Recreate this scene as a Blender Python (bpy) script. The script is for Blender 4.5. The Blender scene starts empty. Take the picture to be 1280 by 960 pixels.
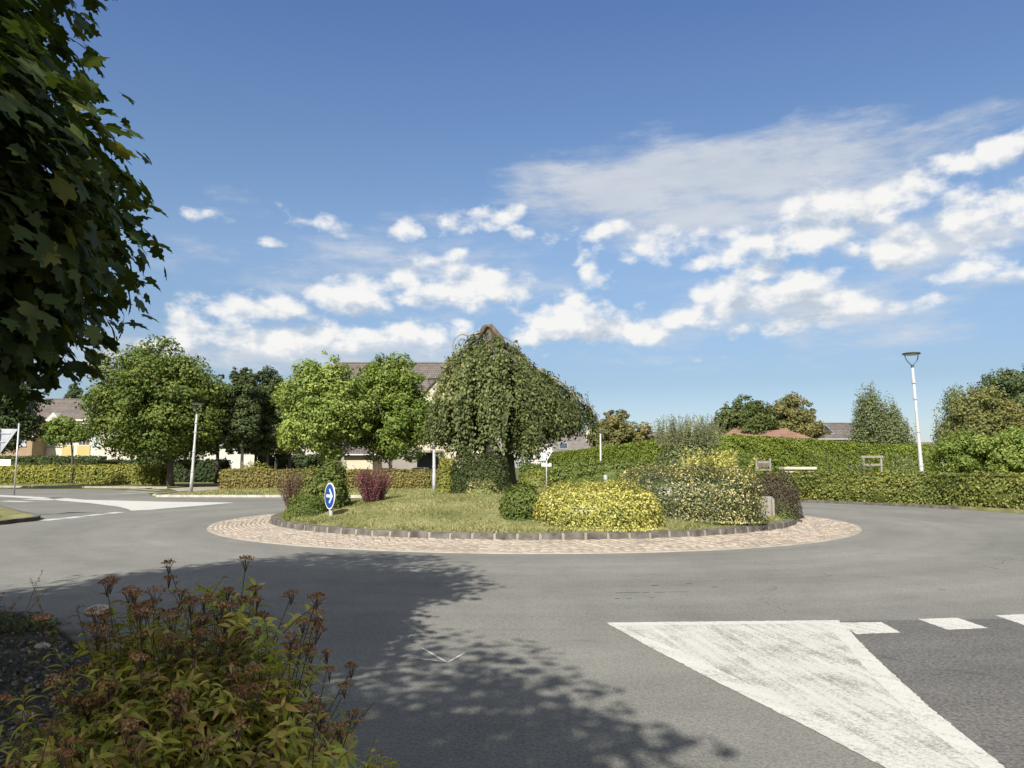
import bpy, math
import numpy as np
from mathutils import Vector, Matrix

scene = bpy.context.scene
COL = scene.collection
PI = math.pi

# ------------------------------------------------------------------ camera
F_PX = 960.0
PITCH = math.atan(104.0 / F_PX)
EYE = 1.6
cam_d = bpy.data.cameras.new("camera")
cam = bpy.data.objects.new("camera", cam_d)
COL.objects.link(cam)
cam.location = (0, 0, EYE)
cam.rotation_euler = (PI / 2 + PITCH, 0, 0)
cam_d.sensor_width = 36.0
cam_d.sensor_fit = 'HORIZONTAL'
cam_d.lens = 27.0
cam_d.clip_start = 0.05
cam_d.clip_end = 6000
scene.camera = cam

CP, SP = math.cos(PITCH), math.sin(PITCH)


def ray(px, py):
    u = (px - 640) / F_PX
    v = (480 - py) / F_PX
    return np.array([u, CP - v * SP, SP + v * CP])


def W(px, py, Y):
    """point at distance Y seen at photo position px, py"""
    d = ray(px, py)
    s = Y / d[1]
    return np.array([d[0] * s, Y, EYE + d[2] * s])


CX, CY = 0.58, 23.6        # island centre
R_KERB = 7.45
R_APRON = 9.14
R_ROAD = 17.3


def H(x, y):
    r = math.hypot(x - CX, y - CY)
    if r < R_KERB:
        return 0.20 + 0.78 * (1 - (r / R_KERB) ** 2)
    return 0.0


def Hv(x, y):
    r2 = (x - CX) ** 2 + (y - CY) ** 2
    return np.where(r2 < R_KERB ** 2, 0.20 + 0.78 * (1 - r2 / R_KERB ** 2), 0.0)


def hit(px, py):
    d = ray(px, py)
    t = 2.0
    while t < 400:
        p = np.array([0, 0, EYE]) + d * t
        if p[2] <= H(p[0], p[1]):
            return p
        t += 0.02
    return p


# ------------------------------------------------------------------ tagging
def tag(o, label=None, cat=None, group=None, kind=None):
    if label:
        o['label'] = label
    if cat:
        o['category'] = cat
    if group:
        o['group'] = group
    if kind:
        o['kind'] = kind
    return o


def empty(name, loc, label=None, cat=None, group=None, rz=0.0):
    o = bpy.data.objects.new(name, None)
    o.empty_display_size = 0.2
    COL.objects.link(o)
    o.location = tuple(float(a) for a in loc)
    o.rotation_euler = (0, 0, rz)
    return tag(o, label, cat, group)


def link(name, me, mats, parent=None):
    o = bpy.data.objects.new(name, me)
    COL.objects.link(o)
    if mats is not None:
        for m in (mats if isinstance(mats, (list, tuple)) else [mats]):
            me.materials.append(m)
    if parent is not None:
        o.parent = parent
    return o


# ------------------------------------------------------------------ mesh helpers
def raw_mesh(name, verts, faces, var=None, smooth=False, mat_idx=None):
    """verts (n,3); faces list of int arrays (m,k) of constant k each"""
    me = bpy.data.meshes.new(name)
    verts = np.asarray(verts, dtype=np.float32)
    me.vertices.add(len(verts))
    me.vertices.foreach_set('co', verts.ravel())
    loops, starts, totals = [], [], []
    off = 0
    for f in faces:
        f = np.asarray(f, dtype=np.int32)
        if f.size == 0:
            continue
        m, k = f.shape
        loops.append(f.ravel())
        starts.append(off + np.arange(m) * k)
        totals.append(np.full(m, k))
        off += m * k
    loops = np.concatenate(loops).astype(np.int32)
    starts = np.concatenate(starts).astype(np.int32)
    totals = np.concatenate(totals).astype(np.int32)
    me.loops.add(len(loops))
    me.loops.foreach_set('vertex_index', loops)
    me.polygons.add(len(starts))
    me.polygons.foreach_set('loop_start', starts)
    try:
        me.polygons.foreach_set('loop_total', totals)
    except Exception:
        pass
    if mat_idx is not None:
        me.polygons.foreach_set('material_index', np.asarray(mat_idx, dtype=np.int32))
    if smooth:
        me.polygons.foreach_set('use_smooth', np.ones(len(starts), dtype=bool))
    me.update(calc_edges=True)
    if var is not None:
        at = me.attributes.new('var', 'FLOAT_COLOR', 'POINT')
        c = np.ones((len(verts), 4), dtype=np.float32)
        c[:, :3] = var
        at.data.foreach_set('color', c.ravel())
    return me


class MB:
    def __init__(self):
        self.v = []
        self.q = []
        self.t = []
        self.n = 0
        self.poly = []

    def add(self, verts, quads=(), tris=(), polys=()):
        self.v.append(np.asarray(verts, float))
        for f in quads:
            self.q.append([i + self.n for i in f])
        for f in tris:
            self.t.append([i + self.n for i in f])
        for f in polys:
            self.poly.append([i + self.n for i in f])
        self.n += len(verts)
        return self

    def box(self, c, s, rz=0.0):
        x, y, z = s[0] / 2, s[1] / 2, s[2] / 2
        v = np.array([[-x, -y, -z], [x, -y, -z], [x, y, -z], [-x, y, -z],
                      [-x, -y, z], [x, -y, z], [x, y, z], [-x, y, z]])
        if rz:
            ca, sa = math.cos(rz), math.sin(rz)
            v = v @ np.array([[ca, sa, 0], [-sa, ca, 0], [0, 0, 1]])
        v = v + np.asarray(c, float)
        return self.add(v, quads=[(0, 3, 2, 1), (4, 5, 6, 7), (0, 1, 5, 4), (1, 2, 6, 5), (2, 3, 7, 6), (3, 0, 4, 7)])

    def box2(self, a, b):
        a, b = np.asarray(a, float), np.asarray(b, float)
        return self.box((a + b) / 2, b - a)

    def tube(self, pts, radii, n=8, caps=True):
        pts = np.asarray(pts, float)
        m = len(pts)
        if np.isscalar(radii):
            radii = [radii] * m
        tang = np.gradient(pts, axis=0)
        tang /= np.linalg.norm(tang, axis=1)[:, None] + 1e-9
        ref = np.array([0.0, 0.0, 1.0]) if abs(tang[0][2]) < 0.9 else np.array([1.0, 0.0, 0.0])
        vs = []
        a = np.arange(n) * 2 * PI / n
        for i in range(m):
            x = np.cross(ref, tang[i]); x /= np.linalg.norm(x) + 1e-9
            y = np.cross(tang[i], x)
            ref = y if abs(np.dot(y, tang[i])) < 0.9 else ref
            ref = np.cross(tang[i], x)
            vs.append(pts[i] + radii[i] * (np.cos(a)[:, None] * x + np.sin(a)[:, None] * y))
            ref = y
        v = np.concatenate(vs)
        q = []
        for i in range(m - 1):
            for j in range(n):
                k = (j + 1) % n
                q.append((i * n + j, i * n + k, (i + 1) * n + k, (i + 1) * n + j))
        polys = []
        if caps:
            polys = [tuple(range(n))[::-1], tuple((m - 1) * n + j for j in range(n))]
        return self.add(v, quads=q, polys=polys)

    def prism(self, poly, z0, z1):
        n = len(poly)
        v = [(p[0], p[1], z0) for p in poly] + [(p[0], p[1], z1) for p in poly]
        q = [(i, (i + 1) % n, n + (i + 1) % n, n + i) for i in range(n)]
        return self.add(v, quads=q, polys=[tuple(range(n))[::-1], tuple(range(n, 2 * n))])

    def build(self, name, mat, parent=None, smooth=False, bevel=0.0):
        me = bpy.data.meshes.new(name)
        v = np.concatenate(self.v)
        me.from_pydata(v.tolist(), [], self.q + self.t + self.poly)
        if smooth:
            me.polygons.foreach_set('use_smooth', np.ones(len(me.polygons), dtype=bool))
        me.update()
        o = link(name, me, mat, parent)
        if bevel:
            m = o.modifiers.new('bevel', 'BEVEL')
            m.width = bevel
            m.segments = 2
            m.limit_method = 'ANGLE'
        return o


def unit(v):
    return v / (np.linalg.norm(v, axis=-1, keepdims=True) + 1e-9)


def frames(rng, normals, along=None):
    n = unit(normals)
    r = along if along is not None else rng.normal(size=n.shape)
    t = unit(r - (r * n).sum(1)[:, None] * n)
    b = np.cross(n, t)
    return t, b, n


KITE = (np.array([[-.5, 0, 0], [0.0, .40, .07], [.5, 0, 0], [0.0, -.40, .07]]), [np.array([[0, 2, 1], [0, 3, 2]])])
OVAL = (np.array([[-.5, 0, 0], [-.2, .27, .06], [.2, .25, .05], [.5, 0, -.06], [.2, -.25, .05], [-.2, -.27, .06]]),
        [np.array([[0, 3, 2, 1], [0, 5, 4, 3]])])
BLADE = (np.array([[0, -.5, 0], [0, .5, 0], [1.0, 0, .0]]), [np.array([[0, 1, 2]])])


def lance_template():
    xs = [0, .22, .5, .78, 1.0]
    w = [0.03, .13, .15, .08, 0.0]
    z = [0, .06, .05, -.05, -.2]
    v, q = [], []
    for x, ww, zz in zip(xs, w, z):
        v += [[x, ww, zz + ww * .45], [x, 0, zz], [x, -ww, zz + ww * .45]]
    for i in range(4):
        a, b = i * 3, (i + 1) * 3
        q += [[a, a + 1, b + 1, b], [a + 1, a + 2, b + 2, b + 1]]
    return np.array(v), [np.array(q)]


LANCE = lance_template()


def maple_template():
    pol = [(0.0, 0.0), (0.10, .34), (0.02, .52), (0.24, .38), (0.30, .20 + .16), (0.42, .55), (0.56, .46), (0.62, .18),
           (0.80, .24), (0.84, .10), (1.05, 0.0)]
    pts = [(x, y) for x, y in pol] + [(x, -y) for x, y in pol[-2:0:-1]]
    c = (0.36, 0.0)
    v = [[c[0], c[1], 0.0]]
    for x, y in pts:
        r = math.hypot(x - c[0], y - c[1])
        v.append([x, y, -0.25 * r * r + .10 * abs(y)])
    n = len(pts)
    t = np.array([[0, 1 + (i + 1) % n, 1 + i] for i in range(n)])
    return np.array(v), [t]


MAPLE = maple_template()


def scatter(tpl, pos, fr, size, var):
    tv, tf = tpl
    t, b, n = fr
    k = len(tv)
    N = len(pos)
    size = np.broadcast_to(np.asarray(size, float).reshape(-1, 1, 1) if not np.isscalar(size) else np.array(size).reshape(1, 1, 1), (N, 1, 1))
    v = (tv[None, :, 0:1] * t[:, None, :] + tv[None, :, 1:2] * b[:, None, :] + tv[None, :, 2:3] * n[:, None, :]) * size + pos[:, None, :]
    faces = []
    base = (np.arange(N) * k)[:, None, None]
    for f in tf:
        faces.append((f[None] + base).reshape(-1, f.shape[1]))
    vv = np.repeat(var, k, axis=0)
    return v.reshape(-1, 3), faces, vv


class Leaves:
    """collects scattered leaves and solid pieces into one mesh"""
    def __init__(self):
        self.V, self.F, self.C, self.M = [], [], [], []
        self.n = 0

    def add(self, v, faces, var, m=0):
        self.V.append(v)
        for f in faces:
            f = np.asarray(f)
            if f.size:
                self.F.append(f + self.n)
                self.M.append(np.full(len(f), m))
        self.C.append(var)
        self.n += len(v)

    def scatter(self, tpl, pos, fr, size, var, m=0):
        if len(pos):
            self.add(*scatter(tpl, pos, fr, size, var), m=m)

    def mb(self, mb, m=1, var=(.5, .5, .5)):
        v = np.concatenate(mb.v)
        fs = []
        if mb.q:
            fs.append(np.array(mb.q))
        if mb.t:
            fs.append(np.array(mb.t))
        for p in mb.poly:
            fs.append(np.array([p]))
        self.add(v, fs, np.tile(np.array(var), (len(v), 1)), m)

    def build(self, name, mats, parent=None, smooth=False):
        me = raw_mesh(name, np.concatenate(self.V), self.F, np.concatenate(self.C), smooth, np.concatenate(self.M))
        return link(name, me, mats, parent)


# ------------------------------------------------------------------ materials
def newmat(name):
    m = bpy.data.materials.new(name)
    m.use_nodes = True
    nt = m.node_tree
    nt.nodes.clear()
    out = nt.nodes.new('ShaderNodeOutputMaterial')
    return m, nt, out


def N(nt, typ, **kw):
    n = nt.nodes.new(typ)
    for k, v in kw.items():
        if k.startswith('i_'):
            key = k[2:]
            key = int(key) if key.isdigit() else key.replace('_', ' ')
            n.inputs[key].default_value = v
        else:
            setattr(n, k, v)
    return n


def ramp(nt, stops, src=None, interp='LINEAR'):
    r = nt.nodes.new('ShaderNodeValToRGB')
    r.color_ramp.interpolation = interp
    el = r.color_ramp.elements
    while len(el) < len(stops):
        el.new(0.5)
    for e, (p, c) in zip(el, stops):
        e.position = p
        e.color = (c, c, c, 1) if not hasattr(c, '__len__') else (c[0], c[1], c[2], 1)
    if src is not None:
        nt.links.new(src, r.inputs[0])
    return r


def mixc(nt, fac, a, b, mode='MIX'):
    m = nt.nodes.new('ShaderNodeMix')
    m.data_type = 'RGBA'
    m.blend_type = mode
    for sock, val in ((m.inputs[0], fac), (m.inputs[6], a), (m.inputs[7], b)):
        if isinstance(val, (int, float)):
            sock.default_value = val
        elif isinstance(val, (tuple, list)):
            sock.default_value = (val[0], val[1], val[2], 1)
        else:
            nt.links.new(val, sock)
    return m.outputs[2]


def math_n(nt, op, a, b=None, c=None, clamp=False):
    n = nt.nodes.new('ShaderNodeMath')
    n.operation = op
    n.use_clamp = clamp
    for i, val in enumerate((a, b, c)):
        if val is None:
            continue
        if isinstance(val, (int, float)):
            n.inputs[i].default_value = val
        else:
            nt.links.new(val, n.inputs[i])
    return n.outputs[0]


def noise(nt, vec, scale, detail=4, rough=.55, out='Fac'):
    n = N(nt, 'ShaderNodeTexNoise')
    n.inputs['Scale'].default_value = scale
    n.inputs['Detail'].default_value = detail
    n.inputs['Roughness'].default_value = rough
    if vec is not None:
        nt.links.new(vec, n.inputs['Vector'])
    return n.outputs[out]


def world_pos(nt):
    return N(nt, 'ShaderNodeNewGeometry').outputs['Position']


def leaf_mat(name, stops, transl=.3, rough=.6, spec=.2, tint=(1.25, 1.2, .5), accent=None, k=1.35):
    """stops: colours along the random leaf value"""
    stops = [(p_, tuple(min(.75, x_ * k) for x_ in c_)) for p_, c_ in stops]
    m, nt, out = newmat(name)
    at = N(nt, 'ShaderNodeAttribute', attribute_name='var')
    sep = N(nt, 'ShaderNodeSeparateColor')
    nt.links.new(at.outputs['Color'], sep.inputs[0])
    f = math_n(nt, 'MULTIPLY_ADD', sep.outputs[0], .6, math_n(nt, 'MULTIPLY', sep.outputs[1], .4))
    r = ramp(nt, stops, f)
    col = r.outputs[0]
    if accent:
        lo, hi, ac = accent
        mr = N(nt, 'ShaderNodeMapRange')
        mr.inputs[1].default_value = lo
        mr.inputs[2].default_value = hi
        nt.links.new(sep.outputs[2], mr.inputs[0])
        col = mixc(nt, mr.outputs[0], col, ac)
    p = N(nt, 'ShaderNodeBsdfPrincipled')
    p.inputs['Roughness'].default_value = rough
    p.inputs['Specular IOR Level'].default_value = spec
    nt.links.new(col, p.inputs['Base Color'])
    tr = N(nt, 'ShaderNodeBsdfTranslucent')
    tc = mixc(nt, 1.0, col, tint, 'MULTIPLY')
    nt.links.new(tc, tr.inputs[0])
    mx = N(nt, 'ShaderNodeMixShader')
    mx.inputs[0].default_value = transl
    nt.links.new(p.outputs[0], mx.inputs[1])
    nt.links.new(tr.outputs[0], mx.inputs[2])
    nt.links.new(mx.outputs[0], out.inputs[0])
    return m


def plain(name, col, rough=.6, var=.12, scale=6.0, spec=.4, metal=0.0, bump=0.0, bscale=40):
    m, nt, out = newmat(name)
    p = N(nt, 'ShaderNodeBsdfPrincipled')
    pos = N(nt, 'ShaderNodeTexCoord').outputs['Object']
    n = noise(nt, pos, scale, 5)
    c0 = tuple(c * (1 - var * 1.6) for c in col)
    c1 = tuple(min(1, c * (1 + var * 1.2)) for c in col)
    r = ramp(nt, [(.3, c0), (.7, c1)], n)
    nt.links.new(r.outputs[0], p.inputs['Base Color'])
    p.inputs['Roughness'].default_value = rough
    p.inputs['Specular IOR Level'].default_value = spec
    p.inputs['Metallic'].default_value = metal
    if bump:
        b = N(nt, 'ShaderNodeBump')
        b.inputs['Strength'].default_value = bump
        b.inputs['Distance'].default_value = .02
        nt.links.new(noise(nt, pos, bscale, 6), b.inputs['Height'])
        nt.links.new(b.outputs[0], p.inputs['Normal'])
    nt.links.new(p.outputs[0], out.inputs[0])
    return m


def asphalt(name, base, warm, coarse=1.0, contrast=1.0):
    m, nt, out = newmat(name)
    pos = world_pos(nt)
    p = N(nt, 'ShaderNodeBsdfPrincipled')
    big = noise(nt, pos, .22, 5, .6)
    mid = noise(nt, pos, 1.7, 5, .6)
    agg = noise(nt, pos, 52 / coarse, 3, .75)
    vor = N(nt, 'ShaderNodeTexVoronoi')
    vor.inputs['Scale'].default_value = 70 / coarse
    nt.links.new(pos, vor.inputs['Vector'])
    # circular wear left by tyres round the island
    sub = N(nt, 'ShaderNodeVectorMath', operation='SUBTRACT')
    nt.links.new(pos, sub.inputs[0])
    sub.inputs[1].default_value = (CX, CY, 0)
    ln = N(nt, 'ShaderNodeVectorMath', operation='LENGTH')
    nt.links.new(sub.outputs[0], ln.inputs[0])
    cmb = N(nt, 'ShaderNodeCombineXYZ')
    nt.links.new(ln.outputs['Value'], cmb.inputs[0])
    ringn = noise(nt, cmb.outputs[0], .8, 3, .5)
    c = ramp(nt, [(.25, tuple(base[i] * (.82 if i < 3 else 1) for i in range(3))), (.75, warm)], big).outputs[0]
    c = mixc(nt, .55, c, ramp(nt, [(.3, .36), (.7, .64)], ringn).outputs[0], 'OVERLAY')
    c = mixc(nt, .35, c, ramp(nt, [(.3, .38), (.7, .62)], mid).outputs[0], 'OVERLAY')
    c = mixc(nt, .85 * contrast, c, ramp(nt, [(.3, .2), (.7, .8)], agg).outputs[0], 'OVERLAY')
    # polished wheel tracks round the island and thin wandering cracks
    trk = math_n(nt, 'ABSOLUTE', math_n(nt, 'SUBTRACT', math_n(nt, 'ABSOLUTE', math_n(nt, 'SUBTRACT', ln.outputs['Value'], 12.4)), .95))
    trf = ramp(nt, [(0.0, 1.0), (.55, 0.0)], trk).outputs[0]
    c = mixc(nt, math_n(nt, 'MULTIPLY', trf, math_n(nt, 'MULTIPLY', mid, .35)), c, tuple(min(1, w_ * 1.35) for w_ in warm))
    cv = N(nt, 'ShaderNodeTexVoronoi'); cv.feature = 'DISTANCE_TO_EDGE'; cv.inputs['Scale'].default_value = .23
    wv = N(nt, 'ShaderNodeVectorMath', operation='ADD')
    nz = N(nt, 'ShaderNodeTexNoise'); nz.inputs['Scale'].default_value = 1.3; nz.inputs['Detail'].default_value = 5
    nt.links.new(pos, nz.inputs['Vector']); nt.links.new(pos, wv.inputs[0]); nt.links.new(nz.outputs['Color'], wv.inputs[1])
    nt.links.new(wv.outputs[0], cv.inputs['Vector'])
    ck = ramp(nt, [(0.0, 1.0), (.0028, 0.0)], cv.outputs['Distance']).outputs[0]
    ckm = ramp(nt, [(.5, 0.0), (.56, 1.0)], noise(nt, pos, .35, 2)).outputs[0]
    c = mixc(nt, math_n(nt, 'MULTIPLY', math_n(nt, 'MULTIPLY', ck, ckm), .6), c, (.04, .04, .038))
    sp = ramp(nt, [(0.0, 1.0), (.24, 0.0)], vor.outputs['Distance']).outputs[0]
    spr = ramp(nt, [(.66, 0.0), (.8, 1.0)], noise(nt, pos, 60 / coarse, 1)).outputs[0]
    fac = math_n(nt, 'MULTIPLY', math_n(nt, 'MULTIPLY', sp, spr), .5 * contrast)
    c = mixc(nt, fac, c, (.5, .49, .46))
    # sealed patches and dark dribbles
    st = ramp(nt, [(.62, 0.0), (.74, 1.0)], noise(nt, pos, .55, 6, .7)).outputs[0]
    c = mixc(nt, math_n(nt, 'MULTIPLY', st, .22), c, tuple(b * .55 for b in base))
    nt.links.new(c, p.inputs['Base Color'])
    p.inputs['Roughness'].default_value = .88
    p.inputs['Specular IOR Level'].default_value = .25
    b = N(nt, 'ShaderNodeBump')
    b.inputs['Strength'].default_value = .55
    b.inputs['Distance'].default_value = .008
    nt.links.new(agg, b.inputs['Height'])
    nt.links.new(b.outputs[0], p.inputs['Normal'])
    nt.links.new(p.outputs[0], out.inputs[0])
    return m


def paint_mat(name, wear, direction=(0, 1), under=(.16, .158, .145)):
    m, nt, out = newmat(name)
    pos = world_pos(nt)
    ang = math.atan2(direction[1], direction[0])
    mp = N(nt, 'ShaderNodeMapping')
    mp.inputs['Rotation'].default_value = (0, 0, -ang)
    nt.links.new(pos, mp.inputs['Vector'])
    mp2 = N(nt, 'ShaderNodeMapping')
    mp2.inputs['Scale'].default_value = (.35, 5.0, 1)
    nt.links.new(mp.outputs[0], mp2.inputs['Vector'])
    streak = noise(nt, mp2.outputs[0], 2.2, 6, .65)
    fine = noise(nt, pos, 48, 4, .75)
    med = noise(nt, pos, 2.1, 5, .6)
    s = math_n(nt, 'ADD', math_n(nt, 'MULTIPLY', streak, .5), math_n(nt, 'ADD', math_n(nt, 'MULTIPLY', fine, .75), math_n(nt, 'MULTIPLY', med, .5)))
    worn = ramp(nt, [(0, 0.0), (1, 1.0)], math_n(nt, 'MULTIPLY_ADD', s, 4.5, -3.93 + (wear - .5) * 2.2, clamp=True)).outputs[0]
    p = N(nt, 'ShaderNodeBsdfPrincipled')
    white = ramp(nt, [(.3, (.38, .375, .34)), (.7, (.48, .47, .425))], med).outputs[0]
    c = mixc(nt, worn, white, under)
    nt.links.new(c, p.inputs['Base Color'])
    p.inputs['Roughness'].default_value = .75
    b = N(nt, 'ShaderNodeBump')
    b.inputs['Strength'].default_value = .4
    b.inputs['Distance'].default_value = .006
    nt.links.new(fine, b.inputs['Height'])
    nt.links.new(b.outputs[0], p.inputs['Normal'])
    nt.links.new(p.outputs[0], out.inputs[0])
    return m


def grass_ground(name, cols, scale=1.0):
    m, nt, out = newmat(name)
    pos = world_pos(nt)
    p = N(nt, 'ShaderNodeBsdfPrincipled')
    a = noise(nt, pos, 1.1 * scale, 5, .6)
    b = noise(nt, pos, 14 * scale, 5, .7)
    f = math_n(nt, 'MULTIPLY_ADD', a, .6, math_n(nt, 'MULTIPLY', b, .4))
    r = ramp(nt, [(.34, cols[0]), (.5, cols[1]), (.64, cols[2])], f)
    nt.links.new(r.outputs[0], p.inputs['Base Color'])
    p.inputs['Roughness'].default_value = .95
    p.inputs['Specular IOR Level'].default_value = .1
    bm = N(nt, 'ShaderNodeBump')
    bm.inputs['Strength'].default_value = .8
    bm.inputs['Distance'].default_value = .04
    nt.links.new(b, bm.inputs['Height'])
    nt.links.new(bm.outputs[0], p.inputs['Normal'])
    nt.links.new(p.outputs[0], out.inputs[0])
    return m


def sett_mat(name):
    """colour by the per-stone random value stored on the mesh, with moss and dirt"""
    m, nt, out = newmat(name)
    pos = world_pos(nt)
    at = N(nt, 'ShaderNodeAttribute', attribute_name='var')
    sep = N(nt, 'ShaderNodeSeparateColor')
    nt.links.new(at.outputs['Color'], sep.inputs[0])
    r = ramp(nt, [(0, (.25, .205, .16)), (.35, (.295, .245, .19)), (.7, (.325, .275, .215)), (1, (.29, .255, .21))], sep.outputs[0]).outputs[0]
    fine = noise(nt, pos, 60, 4, .7)
    c = mixc(nt, .5, r, ramp(nt, [(.3, .3), (.7, .7)], fine).outputs[0], 'OVERLAY')
    dirt = ramp(nt, [(.52, 0.0), (.7, 1.0)], noise(nt, pos, .9, 6, .65)).outputs[0]
    c = mixc(nt, math_n(nt, 'MULTIPLY', dirt, .55), c, (.15, .13, .10))
    p = N(nt, 'ShaderNodeBsdfPrincipled')
    nt.links.new(c, p.inputs['Base Color'])
    p.inputs['Roughness'].default_value = .85
    b = N(nt, 'ShaderNodeBump')
    b.inputs['Strength'].default_value = .5
    b.inputs['Distance'].default_value = .01
    nt.links.new(fine, b.inputs['Height'])
    nt.links.new(b.outputs[0], p.inputs['Normal'])
    nt.links.new(p.outputs[0], out.inputs[0])
    return m


def tile_mat(name, c0, c1, row=.3):
    """roof tiles: courses along the slope from object space height"""
    m, nt, out = newmat(name)
    tc = N(nt, 'ShaderNodeTexCoord').outputs['Object']
    sep = N(nt, 'ShaderNodeSeparateXYZ')
    nt.links.new(tc, sep.inputs[0])
    cmb = N(nt, 'ShaderNodeCombineXYZ')
    nt.links.new(sep.outputs[0], cmb.inputs[0])
    nt.links.new(math_n(nt, 'MULTIPLY', sep.outputs[2], 1.3), cmb.inputs[1])
    br = N(nt, 'ShaderNodeTexBrick')
    br.inputs['Scale'].default_value = 1.0
    br.inputs['Brick Width'].default_value = row * .8
    br.inputs['Row Height'].default_value = row
    br.inputs['Mortar Size'].default_value = .03
    br.inputs['Color1'].default_value = (*c0, 1)
    br.inputs['Color2'].default_value = (*c1, 1)
    br.inputs['Mortar'].default_value = (*[c * .45 for c in c0], 1)
    nt.links.new(cmb.outputs[0], br.inputs['Vector'])
    big = noise(nt, tc, .8, 6, .7)
    c = mixc(nt, .6, br.outputs[0], ramp(nt, [(.3, .3), (.7, .7)], big).outputs[0], 'OVERLAY')
    lich = ramp(nt, [(.6, 0.0), (.68, 1.0)], noise(nt, tc, 3.5, 6, .8)).outputs[0]
    c = mixc(nt, math_n(nt, 'MULTIPLY', lich, .5), c, (.30, .29, .25))
    p = N(nt, 'ShaderNodeBsdfPrincipled')
    nt.links.new(c, p.inputs['Base Color'])
    p.inputs['Roughness'].default_value = .9
    nt.links.new(p.outputs[0], out.inputs[0])
    return m


def bark_mat(name, c0, c1, scale=8):
    m, nt, out = newmat(name)
    tc = world_pos(nt)
    mp = N(nt, 'ShaderNodeMapping')
    mp.inputs['Scale'].default_value = (1, 1, .25)
    nt.links.new(tc, mp.inputs['Vector'])
    n = noise(nt, mp.outputs[0], scale, 6, .7)
    r = ramp(nt, [(.3, c0), (.7, c1)], n)
    p = N(nt, 'ShaderNodeBsdfPrincipled')
    nt.links.new(r.outputs[0], p.inputs['Base Color'])
    p.inputs['Roughness'].default_value = .9
    b = N(nt, 'ShaderNodeBump')
    b.inputs['Strength'].default_value = .8
    b.inputs['Distance'].default_value = .03
    nt.links.new(n, b.inputs['Height'])
    nt.links.new(b.outputs[0], p.inputs['Normal'])
    nt.links.new(p.outputs[0], out.inputs[0])
    return m


M = {}
M['asphalt'] = asphalt('asphalt_worn', (.139, .138, .122), (.170, .167, .147), 1.0, .8)
M['asphalt_dark'] = asphalt('asphalt_new', (.095, .092, .086), (.116, .112, .103), 1.25, 1.15)
M['paint'] = paint_mat('road_paint_border', .5, (.6, -.8))
M['paint_worn'] = paint_mat('road_paint_worn', .64, (-.12, 1))
M['paint_far'] = paint_mat('road_paint_far', .5, (.9, -.4))
M['grass_dry'] = grass_ground('dry_lawn', [(.085, .10, .036), (.165, .163, .07), (.265, .238, .13)])
M['grass'] = grass_ground('lawn', [(.045, .06, .016), (.085, .10, .03), (.14, .14, .05)])
M['soil'] = grass_ground('dark_soil', [(.03, .026, .02), (.06, .052, .042), (.10, .088, .07)], 2.0)
M['sett'] = sett_mat('setts')
M['stone_dark'] = plain('kerb_stone', (.105, .095, .08), .85, .35, 5, .3, bump=.6)
M['mortar'] = plain('kerb_mortar', (.22, .20, .17), .9, .1, 10, bump=.4)
M['stone_pale'] = plain('pale_kerb', (.36, .34, .29), .85, .2, 4, .3, bump=.5)
M['path'] = plain('path_concrete', (.27, .245, .205), .9, .15, 2, .2, bump=.3)
M['white_metal'] = plain('white_painted_metal', (.35, .355, .36), .45, .08, 3)
M['dark_metal'] = plain('dark_lamp_metal', (.07, .075, .085), .45, .1, 5, metal=.3)
M['grey_metal'] = plain('galvanised_metal', (.42, .43, .44), .45, .1, 5, metal=.5)
M['sign_back'] = plain('sign_back_grey', (.36, .38, .41), .5, .12, 3, metal=.2)
M['sign_white'] = plain('sign_white', (.6, .6, .6), .4, .03)
M['sign_blue'] = plain('sign_blue', (.008, .05, .22), .35, .05)
M['lens'] = plain('lamp_lens', (.55, .56, .56), .25, .03)
M['wood_grey'] = bark_mat('weathered_wood', (.12, .108, .09), (.29, .27, .235), 14)
M['wood_brown'] = bark_mat('brown_wood', (.07, .055, .04), (.14, .115, .085), 12)
M['bark'] = bark_mat('bark_brown', (.035, .028, .022), (.10, .085, .065))
M['bark_pale'] = bark_mat('bark_pale', (.13, .12, .10), (.32, .30, .25), 5)
M['bark_tan'] = bark_mat('bark_tan', (.035, .026, .018), (.135, .105, .068), 16)
M['bark_dark'] = bark_mat('bark_dark', (.018, .015, .012), (.05, .043, .035))
M['twig'] = plain('twig', (.075, .05, .034), .8, .2)
M['twig_pale'] = plain('twig_pale', (.20, .17, .12), .8, .2)
M['wall_cream'] = plain('render_cream', (.44, .39, .29), .9, .06, 1.2)
M['wall_pale'] = plain('render_pale', (.46, .43, .36), .9, .05, 1.2)
M['wall_white'] = plain('render_white', (.42, .405, .36), .9, .05, 1.2)
M['wall_grey'] = plain('render_grey', (.22, .20, .18), .9, .08, 1.2)
M['wall_orange'] = plain('render_orange', (.24, .175, .11), .9, .06, 1.2)  # albedo lowered so the wing wall looks shaded
M['wall_yellow'] = plain('panel_yellow', (.36, .29, .12), .7, .04, 2)
M['glass'] = plain('window_glass', (.045, .055, .065), .08, .2, 1, .8)
M['curtain'] = plain('net_curtain_glass', (.34, .38, .42), .25, .1, 1, .6)
M['roof_brown'] = tile_mat('tiles_brown', (.10, .084, .074), (.135, .113, .098))
M['roof_grey'] = tile_mat('tiles_grey', (.135, .12, .112), (.17, .155, .14))
M['roof_red'] = tile_mat('tiles_red', (.24, .115, .08), (.20, .13, .095))
M['solar'] = plain('solar_glass', (.012, .018, .035), .15, .1, 2, .6)
M['car_paint'] = plain('car_paint_white', (.62, .64, .66), .25, .03, 2, .6)
M['tyre'] = plain('tyre_rubber', (.02, .02, .02), .8, .1)
M['chip'] = plain('wood_chip', (.15, .135, .115), .9, .5, 9)
M['tar'] = plain('tar', (.03, .03, .03), .7, .2)
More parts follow.
